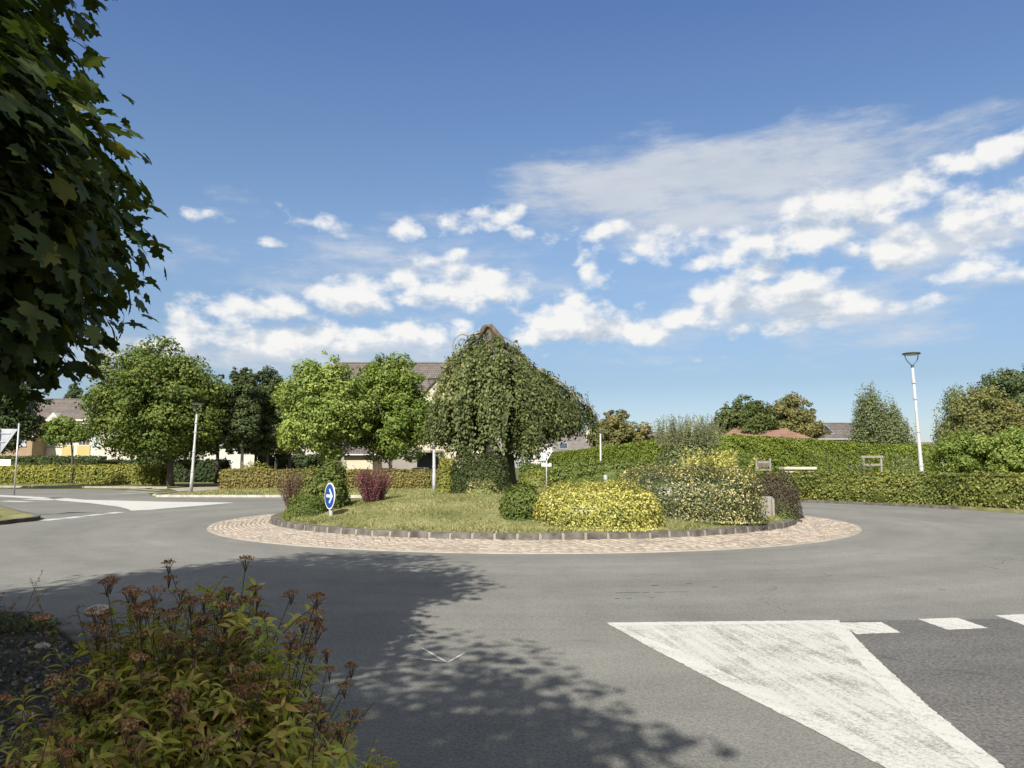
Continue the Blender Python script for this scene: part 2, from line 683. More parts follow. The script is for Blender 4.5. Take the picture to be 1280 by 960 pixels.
M['pot'] = plain('concrete_pale', (.42, .39, .31), .85, .12, 3, bump=.4)

# foliage palettes
g = lambda *s: [(p, c) for p, c in s]
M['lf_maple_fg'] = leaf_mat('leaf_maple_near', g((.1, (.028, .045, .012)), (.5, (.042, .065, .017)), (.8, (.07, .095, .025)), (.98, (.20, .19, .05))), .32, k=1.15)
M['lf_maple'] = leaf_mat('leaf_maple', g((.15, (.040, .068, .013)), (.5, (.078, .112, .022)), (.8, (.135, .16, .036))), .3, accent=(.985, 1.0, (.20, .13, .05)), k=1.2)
M['lf_plane'] = leaf_mat('leaf_plane', g((.15, (.07, .105, .022)), (.5, (.125, .17, .04)), (.82, (.21, .245, .06))), .34, k=1.4)
M['lf_mid'] = leaf_mat('leaf_mid', g((.15, (.048, .076, .014)), (.5, (.085, .122, .022)), (.85, (.14, .17, .04))), .32, k=1.5)
M['lf_far'] = leaf_mat('leaf_far', g((.15, (.038, .055, .014)), (.5, (.062, .082, .022)), (.85, (.10, .12, .036))), .25, k=1.1)
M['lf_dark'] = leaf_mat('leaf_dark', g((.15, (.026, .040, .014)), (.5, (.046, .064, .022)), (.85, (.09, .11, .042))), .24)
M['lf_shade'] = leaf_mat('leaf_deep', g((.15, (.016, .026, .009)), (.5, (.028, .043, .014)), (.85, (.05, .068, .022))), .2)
M['lf_olive'] = leaf_mat('leaf_olive', g((.15, (.055, .066, .022)), (.5, (.105, .112, .036)), (.85, (.18, .16, .055))), .28)
M['lf_autumn'] = leaf_mat('leaf_autumn', g((.12, (.055, .07, .024)), (.5, (.105, .105, .036)), (.85, (.17, .125, .045))), .25)
M['lf_birch'] = leaf_mat('leaf_birch', g((.15, (.06, .078, .034)), (.5, (.105, .125, .055)), (.85, (.17, .185, .085))), .3)
M['lf_weep'] = leaf_mat('leaf_weeping', g((.12, (.034, .046, .014)), (.45, (.068, .085, .026)), (.72, (.125, .14, .05)), (.95, (.25, .25, .11))), .27, .6, .25)
M['lf_hedge'] = leaf_mat('leaf_hedge', g((.1, (.04, .055, .014)), (.5, (.105, .125, .03)), (.8, (.19, .185, .045)), (.97, (.24, .15, .05))), .25)
M['lf_hedge_red'] = leaf_mat('leaf_hedge_russet', g((.1, (.055, .055, .018)), (.5, (.13, .12, .035)), (.75, (.19, .145, .05)), (.97, (.20, .085, .05))), .25)
M['lf_hedge_yel'] = leaf_mat('leaf_hedge_yellow', g((.1, (.06, .075, .016)), (.5, (.145, .155, .032)), (.8, (.25, .23, .05)), (.97, (.30, .26, .07))), .28)
M['lf_thuja'] = leaf_mat('leaf_thuja', g((.1, (.06, .085, .014)), (.5, (.105, .14, .022)), (.85, (.165, .195, .038))), .2, .7, .2)
M['lf_box'] = leaf_mat('leaf_box', g((.1, (.022, .036, .010)), (.5, (.044, .062, .016)), (.85, (.085, .105, .03))), .18, k=.9)  # box green, darkened further to carry the weeping tree's shade
M['lf_green'] = leaf_mat('leaf_shrub', g((.1, (.035, .055, .012)), (.5, (.072, .095, .02)), (.85, (.14, .16, .042))), .25)
M['lf_euon'] = leaf_mat('leaf_golden', g((.08, (.07, .10, .025)), (.3, (.22, .23, .05)), (.55, (.40, .37, .08)), (.9, (.52, .48, .16))), .25, .4, .4, k=1.0)
M['lf_varieg'] = leaf_mat('leaf_variegated', g((.1, (.03, .045, .016)), (.4, (.07, .085, .03)), (.58, (.20, .19, .07)), (.75, (.40, .35, .14)), (.95, (.52, .46, .22))), .22, .4, .45, k=1.0)
M['lf_purple'] = leaf_mat('leaf_purple', g((.1, (.05, .02, .022)), (.5, (.12, .04, .045)), (.85, (.22, .075, .08))), .25, tint=(1.3, .8, .7))
M['lf_purple_brown'] = leaf_mat('leaf_purple_brown', g((.1, (.055, .045, .028)), (.5, (.10, .065, .042)), (.9, (.20, .10, .07))), .25, tint=(1.3, .9, .6))
M['lf_darkbrown'] = leaf_mat('leaf_dark_brown', g((.1, (.02, .018, .012)), (.5, (.048, .038, .024)), (.9, (.095, .075, .04))), .2)
M['lf_spirea'] = leaf_mat('leaf_spirea', g((.1, (.09, .13, .024)), (.42, (.20, .225, .035)), (.7, (.32, .29, .06)), (.95, (.40, .26, .10))), .4, .45, .4, accent=(.62, 1.1, (.22, .11, .06)), k=1.75)
M['lf_head'] = leaf_mat('faded_flower', g((.1, (.11, .055, .026)), (.5, (.22, .115, .055)), (.9, (.32, .19, .095))), .15)
M['lf_grass'] = leaf_mat('grass_blade', g((.1, (.085, .105, .028)), (.42, (.145, .163, .05)), (.72, (.255, .24, .105)), (.97, (.43, .38, .22))), .27, k=1.1)
M['lf_cover'] = leaf_mat('ground_cover_leaf', g((.1, (.03, .045, .015)), (.5, (.06, .08, .025)), (.9, (.11, .12, .04))), .25)

# ------------------------------------------------------------------ foliage builders
def wob(p, seed, f=1.0):
    """cheap smooth bumps in [-1,1]"""
    a = np.sin(p[:, 0] * 2.1 * f + seed) + np.sin(p[:, 1] * 2.7 * f + seed * 1.7 + p[:, 0] * f) + np.sin(p[:, 2] * 3.1 * f + seed * .6 + p[:, 1] * 1.3 * f)
    return a / 3.0


def ball_dirs(rng, n):
    return unit(rng.normal(size=(n, 3)))


def crown_mesh(rng, lobes, n_cl, cl_r, n_leaf, leaf, tpl=KITE, squash=.75, droop=0.0, inner=.3, bias=.5):
    """lobes: (centre, radii). Returns Leaves with clumps of foliage"""
    L = Leaves()
    vol = np.array([r[0] * r[1] * r[2] for c, r in lobes]) ** .7
    pick = rng.choice(len(lobes), n_cl, p=vol / vol.sum())
    c = np.array([lobes[i][0] for i in pick], float)
    r = np.array([lobes[i][1] for i in pick], float)
    d = ball_dirs(rng, n_cl)
    rad = inner + (1 - inner) * rng.random(n_cl) ** bias
    cc = c + d * r * rad[:, None]
    cr = cl_r * rng.uniform(.6, 1.35, n_cl)
    cg = rng.random(n_cl)
    # loose sprays that break the outline
    m = int(n_cl * .45)
    pk = rng.choice(len(lobes), m)
    d2 = ball_dirs(rng, m)
    d2[:, 2] = np.abs(d2[:, 2]) * np.where(rng.random(m) < .75, 1, -.6)
    c2 = np.array([lobes[i][0] for i in pk], float) + d2 * np.array([lobes[i][1] for i in pk], float) * rng.uniform(1.0, 1.17, m)[:, None]
    cc = np.concatenate([cc, c2]); d = np.concatenate([d, d2])
    cr = np.concatenate([cr, cl_r * rng.uniform(.28, .6, m)])
    cg = np.concatenate([cg, rng.random(m)])
    n_cl += m
    k = rng.choice(n_cl, n_leaf, p=cr ** 2 / (cr ** 2).sum())
    e = ball_dirs(rng, n_leaf)
    rr = rng.uniform(.35, 1.08, n_leaf) ** .6
    off = e * (cr[k] * rr)[:, None]
    off[:, 2] *= squash
    pos = cc[k] + off
    if droop:
        pos[:, 2] -= droop * rng.random(n_leaf) ** 2
    nrm = e * .8 + d[k] * .35 + rng.normal(size=(n_leaf, 3)) * .45
    nrm[:, 2] += .35
    fr = frames(rng, nrm)
    var = np.stack([rng.random(n_leaf), cg[k], rng.random(n_leaf)], 1)
    L.scatter(tpl, pos, fr, leaf * rng.uniform(.65, 1.3, n_leaf), var)
    return L, cc


def limb_curve(rng, a, b, n=6, sag=.15):
    a, b = np.asarray(a, float), np.asarray(b, float)
    t = np.linspace(0, 1, n)[:, None]
    mid = (a + b) / 2 + rng.normal(size=3) * np.linalg.norm(b - a) * .08
    mid[2] += np.linalg.norm(b - a) * sag
    return (1 - t) ** 2 * a + 2 * t * (1 - t) * mid + t ** 2 * b


def trunk_mesh(rng, height, r0, targets, fork=.35, lean=(0, 0), n=10, limb_r=.4):
    mb = MB()
    zs = np.linspace(0, height, 8)
    pts = np.stack([lean[0] * (zs / height) ** 1.5 + rng.normal(size=8) * r0 * .12, lean[1] * (zs / height) ** 1.5 + rng.normal(size=8) * r0 * .12, zs], 1)
    pts[0, :2] = 0
    rad = r0 * (1 - .65 * zs / height)
    rad[0] *= 1.35
    mb.tube(pts, rad, n)
    for tg in targets:
        f = fork + (1 - fork) * rng.random() * .9
        i = f * 7
        j = int(min(6, i))
        st = pts[j] * (1 - (i - j)) + pts[j + 1] * (i - j)
        cv = limb_curve(rng, st, tg, 7, -.05)
        rr = np.linspace(r0 * limb_r * (1 - .5 * f), r0 * .06, 7)
        mb.tube(cv, rr, 6)
    return mb


def tree(name, label, px, Y, px0, px1, pytop, pybot, leafm, barkm, seed, lobes=None, n_cl=90, n_leaf=9000, leaf=.26, cl=.17,
         trunk_r=.18, trunk_px=None, depth=1.0, group=None, squash=.75, droop=0.0, cat='tree', bias=.5, tpl=KITE, cols=0):
    rng = np.random.default_rng(seed)
    top = W(px, pytop, Y)[2]
    bot = W(px, pybot, Y)[2]
    xa, xb = W(px0, pytop, Y)[0], W(px1, pytop, Y)[0]
    tx = W(trunk_px if trunk_px is not None else px, 580, Y)[0]
    root = empty(name, (tx, Y, 0), label, cat, group)
    cx = (xa + xb) / 2 - tx
    rx = (xb - xa) / 2
    hz = (top - bot) / 2
    if lobes is None:
        lobes = [((0, 0, -.02), (.94, .94, .9)), ((-.45, .05, -.22), (.55, .6, .6)), ((.45, -.05, -.25), (.55, .6, .6)), ((.05, 0, .42), (.56, .56, .56)),
                 ((.12, -.4, -.2), (.6, .55, .6)), ((-.28, -.25, .22), (.55, .5, .55)), ((.35, -.2, .2), (.5, .5, .5))]
    lb = []
    leaf *= .74
    n_leaf = int(n_leaf * 2.6)
    n_cl = int(n_cl * 1.35)
    k = (1 - cl * .42)
    for c, r in lobes:
        lb.append(((cx + c[0] * rx * k, c[1] * rx * depth, bot + hz + c[2] * hz * k), (r[0] * rx * k, r[1] * rx * depth * k, r[2] * hz * k)))
    L, cc = crown_mesh(rng, lb, n_cl, cl * min(rx, hz) * 1.6, n_leaf, leaf, tpl, squash, droop, bias=bias)
    L.build('crown', leafm, root)
    tg = cc[rng.choice(len(cc), min(10, len(cc)), replace=False)]
    hh = bot + hz * 1.2
    trunk_mesh(rng, hh, trunk_r, tg, fork=min(.9, bot / hh + .05), lean=(cx * .4, 0)).build('trunk', barkm, root, smooth=True)
    return root


def hedge(name, label, path, width, heights, leafm, seed, leaf=.09, dens=120, cat='hedge', group=None, bump=.08, base=None, top_extra=0, coremat=None, facing=True):
    """path [(x,y)], heights per vertex"""
    rng = np.random.default_rng(seed)
    L = Leaves()
    path = np.asarray(path, float)
    heights = np.broadcast_to(np.asarray(heights, float), (len(path),))
    o = path[0].copy()
    for i in range(len(path) - 1):
        a, b = path[i], path[i + 1]
        h0, h1 = heights[i], heights[i + 1]
        ln = np.linalg.norm(b - a)
        t = (b - a) / ln
        nn = np.array([t[1], -t[0]])          # right-hand side
        w = width / 2
        hm = (h0 + h1) / 2
        for (kind, area) in (('r', ln * hm), ('l', ln * hm), ('t', ln * width), ('s', width * hm), ('e', width * hm)):
            if kind == 's' and i > 0:
                continue
            if kind == 'e' and i < len(path) - 2:
                continue
            n = int(area * dens)
            if n < 1:
                continue
            s = rng.random(n)
            hh = h0 + (h1 - h0) * s
            if kind in 'rl':
                sg = 1 if kind == 'r' else -1
                z = rng.random(n) ** .9 * hh
                xy = a + t * (s * ln)[:, None] + nn * (sg * w)
                nr = np.zeros((n, 3)); nr[:, :2] = nn * sg
            elif kind == 't':
                z = hh
                q = rng.uniform(-w, w, n)
                xy = a + t * (s * ln)[:, None] + nn * q[:, None]
                nr = np.tile([0, 0, 1.0], (n, 1))
            else:
                q = rng.uniform(-w, w, n)
                e = a if kind == 's' else b
                xy = e + nn * q[:, None]
                hh = np.full(n, h0 if kind == 's' else h1)
                z = rng.random(n) * hh
                nr = np.zeros((n, 3)); nr[:, :2] = -t if kind == 's' else t
            pos = np.stack([xy[:, 0], xy[:, 1], z], 1)
            disp = bump * wob(pos, seed, 1.3) + bump * .8 * wob(pos, seed + 3, 4.0) + rng.normal(size=n) * leaf * .45 - leaf * .3
            # round the top edges a little
            if kind in 'rl':
                disp -= np.clip((z - hh + .18), 0, 1) * .45
            else:
                disp = disp * .8
            pos = pos + nr * disp[:, None]
            nrm = nr * 1.0 + rng.normal(size=(n, 3)) * .55
            nrm[:, 2] += .3
            cl = .5 + .5 * wob(pos, seed + 9, .9)
            var = np.stack([rng.random(n), np.clip(cl * .8 + rng.random(n) * .2, 0, 1), rng.random(n)], 1)
            pos[:, :2] -= o
            L.scatter(KITE, pos, frames(rng, nrm), leaf * rng.uniform(.7, 1.35, n), var)
        # dense twiggy inside
        ins = max(.06, leaf * .8)
        mb = MB()
        wi = w - ins
        ca = a - o + t * (ins if i == 0 else 0)
        cb = b - o - t * (ins if i == len(path) - 2 else 0)
        v = []
        for (c_, h_) in ((ca, h0), (cb, h1)):
            v += [[*(c_ + nn * wi), .03], [*(c_ - nn * wi), .03], [*(c_ - nn * wi), h_ - ins], [*(c_ + nn * wi), h_ - ins]]
        mb.add(v, quads=[(0, 1, 2, 3), (7, 6, 5, 4), (0, 4, 5, 1), (1, 5, 6, 2), (2, 6, 7, 3), (3, 7, 4, 0)])
        L.mb(mb, 1, (.35, .4, .3))
    ob = L.build(name, [leafm, coremat or leafm])
    ob.location = (o[0], o[1], 0)
    return tag(ob, label, cat, group)


def shrub_leaves(rng, radii, n, leaf, power=2.0, bump=.06, seed=0, tpl=OVAL, flat_bottom=True, layers=.22, core=.8):
    """dome / rounded block of leaves sitting on z=0, local coordinates"""
    L = Leaves()
    d = ball_dirs(rng, n)
    d[:, 2] = np.abs(d[:, 2]) * np.where(rng.random(n) < .85, 1, -.2)
    s = (np.abs(d) ** power).sum(1) ** (-1 / power)
    p = d * s[:, None]
    lay = 1 - layers * rng.random(n) ** 1.5
    q = p * np.array(radii) * lay[:, None]
    q += d * (bump * (wob(q, seed, 2.0) + .8 * wob(q, seed + 4, 5.0)) + rng.normal(size=n) * leaf * .3)[:, None]
    nr = unit(np.sign(p) * np.abs(p) ** (power - 1) / np.array(radii)) + rng.normal(size=(n, 3)) * .5
    nr[:, 2] += .3
    q[:, 2] = np.maximum(q[:, 2], .02 + rng.random(n) * .05)
    cl = .5 + .5 * wob(q, seed + 9, 2.2)
    var = np.stack([rng.random(n), np.clip(cl, 0, 1), rng.random(n)], 1)
    L.scatter(tpl, q, frames(rng, nr), leaf * rng.uniform(.65, 1.3, n), var)
    # core
    nu, nv = 16, 7
    v, f = [], []
    for j in range(nv + 1):
        th = j / nv * PI / 2
        for i in range(nu):
            ph = i / nu * 2 * PI
            dd = np.array([math.cos(ph) * math.cos(th), math.sin(ph) * math.cos(th), math.sin(th)])
            ss = (np.abs(dd) ** power).sum() ** (-1 / power)
            v.append(dd * ss * np.array(radii) * core)
    for j in range(nv):
        for i in range(nu):
            f.append((j * nu + i, j * nu + (i + 1) % nu, (j + 1) * nu + (i + 1) % nu, (j + 1) * nu + i))
    L.add(np.array(v), [np.array(f)], np.tile([.3, .4, .3], (len(v), 1)), 1)
    return L


def add_shoots(L, rng, bases, dirs, lengths, leaf, per, tpl=OVAL, m_leaf=0, m_stem=2, r=.006, curve=.0, b_val=None, start=.15, spread=.8):
    """stems with leaves along them"""
    tips = []
    for i in range(len(bases)):
        n = 5
        t = np.linspace(0, 1, n)[:, None]
        d = unit(dirs[i][None])[0]
        bend = rng.normal(size=3) * .12
        bend[2] = -curve
        pts = bases[i] + d * lengths[i] * t + bend * lengths[i] * t ** 2
        tips.append(pts[-1])
        mb = MB()
        mb.tube(pts, np.linspace(r, r * .4, n), 4, caps=False)
        L.mb(mb, m_stem)
        k = max(2, int(per * rng.uniform(.8, 1.2)))
        tt = start + (1 - start) * (np.arange(k) + rng.random(k)) / k
        tt = np.clip(tt, 0, 1)[:, None]
        p = bases[i] + d * lengths[i] * tt + bend * lengths[i] * tt ** 2
        az = np.arange(k) * 2.4 + rng.random() * 6
        side = np.cross(d, [0.3, 0.2, 1.0]) if abs(d[2]) < .95 else np.array([1.0, 0, 0])
        side /= np.linalg.norm(side)
        up = np.cross(side, d)
        out = np.cos(az)[:, None] * side + np.sin(az)[:, None] * up
        al = unit(out * spread + d * .5 + rng.normal(size=(k, 3)) * .2)
        nrm = unit(d * 1.0 - out * .3 + np.array([0, 0, .5]) + rng.normal(size=(k, 3)) * .25)
        if tpl is not LANCE:
            nrm = unit(out * .7 + d * .45 + rng.normal(size=(k, 3)) * .45)
        s = leaf * rng.uniform(.7, 1.25, k) * (1 - .35 * tt[:, 0])
        if tpl is not LANCE:
            p = p + al * (s * .5)[:, None]
        bv = tt[:, 0] * .5 if b_val is None else b_val(p, tt[:, 0])
        var = np.stack([rng.random(k), np.full(k, rng.random()), bv], 1)
        L.scatter(tpl, p, frames(rng, nrm, al), s, var, m_leaf)
    return np.array(tips)


def shrub_px(name, label, px0, px1, pytop, pybase, depth, leafm, seed, n=4000, leaf=.07, power=2.3, bump=.06, front=None, cat='shrub', group=None,
             twig=None, shoots=0, shoot_h=.35, core=.8, tpl=OVAL, shoot_area=(-.8, .8), shoot_leaf=None, shoot_per=10):
    rng = np.random.default_rng(seed)
    mid = (px0 + px1) / 2
    f = hit(mid, pybase) if front is None else W(mid, 580, front)
    Yc = f[1] + depth / 2
    xc = W(mid, 580, Yc)[0]
    z0 = H(xc, Yc - depth * .46) - .05
    ztop = W(mid, pytop, Yc - depth * .2)[2]
    rx = (px1 - px0) / 2 / F_PX * Yc
    h = ztop - z0
    root_loc = (xc, Yc, z0)
    L = shrub_leaves(rng, (rx, depth / 2, h), n, leaf, power, bump, seed, tpl, core=core)
    if shoots:
        b = np.stack([rng.uniform(shoot_area[0] * rx, shoot_area[1] * rx, shoots), rng.uniform(-.35, .35, shoots) * depth, np.full(shoots, h * .82)], 1)
        d = np.stack([rng.normal(size=shoots) * .18, rng.normal(size=shoots) * .18, np.ones(shoots)], 1)
        add_shoots(L, rng, b, d, h * .18 + shoot_h * rng.uniform(.3, 1.1, shoots), shoot_leaf or leaf, shoot_per, tpl, r=.004)
    ob = L.build(name, [leafm, leafm, twig or M['twig']])
    ob.location = root_loc
    return tag(ob, label, cat, group)


def vase_shrub(name, label, px0, px1, pytop, pybase, leafm, seed, stems=150, leaf=.05, per=28, back=.5, cat='shrub', fan=.75, twig=None, base_w=.25):
    rng = np.random.default_rng(seed)
    mid = (px0 + px1) / 2
    f = hit(mid, pybase)
    Yc = f[1] + back
    xc = W(mid, 580, Yc)[0]
    z0 = H(xc, Yc) - .03
    h = W(mid, pytop, Yc)[2] - z0
    rx = (px1 - px0) / 2 / F_PX * Yc
    L = Leaves()
    a = rng.random(stems) * 2 * PI
    q = rng.random(stems) ** .5
    base = np.stack([np.cos(a) * q * rx * base_w, np.sin(a) * q * rx * base_w, np.zeros(stems)], 1)
    tip_r = rx * (.12 + .85 * q)
    tip = np.stack([np.cos(a) * tip_r, np.sin(a) * tip_r, h * (1 - .32 * q ** 3) * rng.uniform(.72, 1.04, stems)], 1)
    dv = tip - base
    add_shoots(L, rng, base, dv, np.linalg.norm(dv, axis=1), leaf, per, KITE, r=.008, start=.12, spread=1.0)
    ob = L.build(name, [leafm, leafm, twig or M['twig']])
    ob.location = (xc, Yc, z0)
    return tag(ob, label, cat)


# ------------------------------------------------------------------ ground, roads
def sheet(name, poly, z, mat, kind='structure'):
    me = bpy.data.meshes.new(name)
    me.from_pydata([(p[0], p[1], z) for p in poly], [], [list(range(len(poly)))])
    me.update()
    if me.polygons[0].normal.z < 0:
        me.flip_normals()
    o = link(name, me, mat)
    return tag(o, kind=kind)


def raised(name, poly, z, mat, z0=-.05):
    a = 0
    for i in range(len(poly)):
        x0, y0 = poly[i]; x1, y1 = poly[(i + 1) % len(poly)]
        a += x0 * y1 - x1 * y0
    if a < 0:
        poly = poly[::-1]
    o = MB().prism(poly, z0, z).build(name, mat)
    return tag(o, kind='structure')


def smooth_path(pts, n=8):
    pts = np.asarray(pts, float)
    out = []
    for i in range(len(pts) - 1):
        p0 = pts[max(0, i - 1)]; p1 = pts[i]; p2 = pts[i + 1]; p3 = pts[min(len(pts) - 1, i + 2)]
        for k in range(n):
            t = k / n
            out.append(.5 * ((2 * p1) + (-p0 + p2) * t + (2 * p0 - 5 * p1 + 4 * p2 - p3) * t * t + (-p0 + 3 * p1 - 3 * p2 + p3) * t ** 3))
    out.append(pts[-1])
    return np.array(out)


def kerb_strip(name, path, w, z, mat, z0=-.05):
    path = np.asarray(path, float)
    t = unit(np.gradient(path, axis=0))
    nn = np.stack([-t[:, 1], t[:, 0]], 1)
    a, b = path, path + nn * w
    m = len(path)
    v = []
    for i in range(m):
        v += [[*a[i], z0], [*a[i], z], [*b[i], z], [*b[i], z0]]
    q = []
    for i in range(m - 1):
        k = i * 4
        for j in range(3):
            q.append((k + j, k + j + 1, k + 4 + j + 1, k + 4 + j))
    o = MB().add(v, quads=q, polys=[(0, 3, 2, 1), (4 * m - 4, 4 * m - 3, 4 * m - 2, 4 * m - 1)]).build(name, mat)
    return tag(o, kind='structure')


def G(px, py):
    d = ray(px, py)
    t = -EYE / d[2]
    return (d[0] * t, d[1] * t)


sheet('ground', [(-1500, -1500), (1500, -1500), (1500, 2500), (-1500, 2500)], -.03, M['grass'])

def r_out(a):
    d = abs((a + PI / 2 + PI) % (2 * PI) - PI)
    return R_ROAD - 1.5 * (1 - min(1, max(0, (d - .55) / .35)))


ring = [(CX + r_out(a) * math.cos(a), CY + r_out(a) * math.sin(a)) for a in np.linspace(0, 2 * PI, 160, endpoint=False)]
sheet('road_circle', ring, .0052, M['asphalt'])
sheet('road_south', [(-3.5, -40), (9, -40), (9.2, 2), (10.5, 6), (13, 11), (0, 20), (-9, 14), (-6, 8), (-4.5, 3)], .004, M['asphalt'])
sheet('road_west', [(-9, 42.0), (-19.5, 42.0), (-21, 45), (-23.5, 50), (-29, 56), (-52, 60), (-110, 72), (-110, 55), (-48, 47), (-24, 33), (-15, 22), (-8, 26)], .004, M['asphalt'])
# fresher, darker entry lane
y_gl = G(1060, 777)[1]
sheet('road_entry_patch', [(2.35, -40), (9, -40), (9.2, 2), (10.2, 5), (11.5, 8.6), (7.0, y_gl + .22), (3.1, y_gl - .0), (2.72, 6.0), (2.5, 4.1), (2.36, 2.5)], .0058, M['asphalt_dark'])

# foreground verge on the left
edge = smooth_path([(-14.8, 15.0), (-9.5, 11.0), (-6.7, 9.2), (-4.7, 7.9), (-3.3, 6.4), (-2.1, 4.8), (-1.35, 3.2), (-.95, 1.2), (-.85, -2), (-.85, -30)], 7)
verge_poly = [tuple(p) for p in edge] + [(-60, -30), (-60, 15.0)]
raised('verge', verge_poly, .07, M['soil'])
# edging stones of that verge
rng = np.random.default_rng(3)
mbk = MB()
seg = np.linalg.norm(np.diff(edge, axis=0), axis=1)
cum = np.concatenate([[0], np.cumsum(seg)])
s = .2
while s < cum[-1] - 12:
    x = np.interp(s, cum, edge[:, 0]); y = np.interp(s, cum, edge[:, 1])
    x2 = np.interp(s + .3, cum, edge[:, 0]); y2 = np.interp(s + .3, cum, edge[:, 1])
    mbk.box((x + rng.normal() * .015, y + rng.normal() * .015, .03 + rng.normal() * .008), (.47, .15, .17), math.atan2(y2 - y, x2 - x) + rng.normal() * .04)
    s += .52
tag(mbk.build('kerb', M['stone_dark'], bevel=.02), kind='structure')

# west grass corner with kerb
corner = smooth_path([(-60, 58), (-40, 46.5), (-24.5, 34.8), (-16.2, 25.9), (-14.5, 23.9), (-14.25, 22.4), (-15.0, 20.6), (-22, 15.5), (-34, 10)], 6)
raised('grass_corner', [tuple(p) for p in corner] + [(-60, 12)], .12, M['grass_dry'])
kerb_strip('kerb', corner[::-1], .16, .125, M['stone_dark'])

# north verge lawn, split by the path between the hedges
vy = 41.6
lawn = [(-19.3, vy), (-17, vy - .1), (-9, vy - .3), (-4, vy), (4, vy + .6), (10, 40.4), (13.3, 36.6), (16.8, 31.3), (18.6, 27), (19.2, 20), (18, 12), (30, 10), (60, 26), (60, 62), (-15, 64), (-20.5, 56), (-20.2, 47)]
raised('lawn', lawn, .09, M['grass_dry'])
kl_e = [(9.9, 40.3), (13.2, 36.5), (16.7, 31.2), (18.5, 26.9), (19.1, 20), (18, 12)]
kl = smooth_path([(-20.6, 49), (-20.3, 45), (-19.5, 42.1), (-18.0, 41.5), (-9, 41.3), (-4, 41.5), (4, 42.1), (9.9, 40.3), (13.2, 36.5), (16.7, 31.2), (18.5, 26.9), (19.1, 20), (18, 12)], 6)
nk = 4 * 6 + 13
kerb_strip('kerb', kl[:nk], .14, .13, M['stone_pale'])
kerb_strip('kerb', kl[nk - 1:], .14, .10, M['stone_dark'])
# west verge below the left hedge
wl = [(-26.5, 59.5), (-33, 61), (-60, 66.5), (-130, 84), (-130, 120), (-25, 120), (-25, 66)]
raised('verge', wl, .08, M['grass_dry'])
kerb_strip('kerb', [(-130, 83.8), (-60, 66.3), (-33, 60.8), (-26.4, 59.3)], .16, .12, M['path'])
# path between hedges
sheet('path', [(-20.6, 48.5), (-26, 58.5), (-25, 66), (-24.5, 90), (-19, 90), (-17.5, 64), (-20.3, 55)], .02, M['path'])
# bars painted on the bay in front of the path
for k in range(5):
    a = np.array(G(215 - k * 5, 606.5 + k * 2.4)); b = np.array(G(168 - k * 4, 609 + k * 2.2))
    d = unit((b - a)[None])[0]; nn = np.array([-d[1], d[0]]) * .28
    sheet('road_marking', [tuple(a + nn), tuple(a - nn), tuple(b - nn), tuple(b + nn)], .024, M['paint_far'])

# ------------------------------------------------------------------ painted markings
def ragged(poly, seed=0, step=.035, amp=.0045):
    r_ = np.random.default_rng(seed + int(abs(poly[0][0]) * 100))
    out = []
    for i in range(len(poly)):
        a, b = np.array(poly[i]), np.array(poly[(i + 1) % len(poly)])
        ln = np.linalg.norm(b - a)
        m = int(min(160, max(1, ln / step)))
        nn = np.array([-(b - a)[1], (b - a)[0]]) / (ln + 1e-9)
        for k in range(m):
            j = 0 if k == 0 else r_.normal() * amp
            out.append(tuple(a + (b - a) * k / m + nn * j))
    return out


def quad_px(pts):
    return ragged([G(*p) for p in pts])


sheet('road_marking', quad_px([(758, 779), (1047, 776), (1056, 782), (1075, 804), (1110, 838), (1165, 888), (1215, 928), (1262, 966), (1300, 1010), (1240, 1010), (1115, 962), (1020, 913), (900, 853), (820, 813)]), .0066, M['paint_worn'])
# brighter outline of the painted splitter
sheet('road_marking', quad_px([(758, 779), (1047, 776), (1047, 779.5), (772, 783.2)]), .0072, M['paint'])
sheet('road_marking', quad_px([(757, 779), (772, 783.3), (850, 815), (940, 858), (1045, 908), (1150, 962), (1250, 1010), (1225, 1010), (1108, 962), (1015, 913), (895, 853), (818, 813)]), .0078, M['paint'])
sheet('road_marking', quad_px([(1047, 776), (1056, 782), (1075, 804), (1110, 838), (1165, 888), (1215, 928), (1262, 966), (1300, 1010), (1280, 1010), (1225, 962), (1150, 905), (1093, 850), (1056, 806), (1030, 779.7)]), .0084, M['paint'])
for q in ([(1050, 779), (1102, 778.5), (1126, 791.5), (1070, 793.5)], [(1147, 774.5), (1197, 773), (1235, 786), (1185, 788)], [(1244, 770), (1285, 768), (1330, 780), (1283, 783)]):
    sheet('road_marking', quad_px(q), .0072, M['paint'])
# left splitter
sheet('road_marking', quad_px([(294, 628.4), (258, 631.5), (215, 635), (188, 637.4), (164, 638.6), (160, 636.5), (148, 633.5), (112, 629), (60, 624.5), (0, 620.8), (-60, 618), (-60, 616.8), (0, 619), (80, 622.8), (106, 624.9), (200, 627.2)]), .0085, M['paint_far'])
for a, b in (((150, 640.3), (136, 642.2)), ((128, 643), (108, 645)), ((102, 645.8), (80, 648.3)), ((74, 648.6), (53, 651))):
    pa, pb = np.array(G(*a)), np.array(G(*b))
    d = unit((pb - pa)[None])[0]; nn = np.array([-d[1], d[0]]) * .2
    sheet('road_marking', [tuple(pa + nn), tuple(pa - nn), tuple(pb - nn), tuple(pb + nn)], .0085, M['paint_far'])
# crossing bars on the west road
for k, (y0, x0, x1) in enumerate(((626.4, 4, 36), (624.3, 33, 66), (622.3, 60, 75))):
    a, b = np.array(G(x0, y0)), np.array(G(x1, y0 + 1.0))
    d = unit((b - a)[None])[0]; nn = np.array([-d[1], d[0]]) * .3
    sheet('road_marking', [tuple(a + nn), tuple(a - nn), tuple(b - nn), tuple(b + nn)], .0085, M['paint_far'])
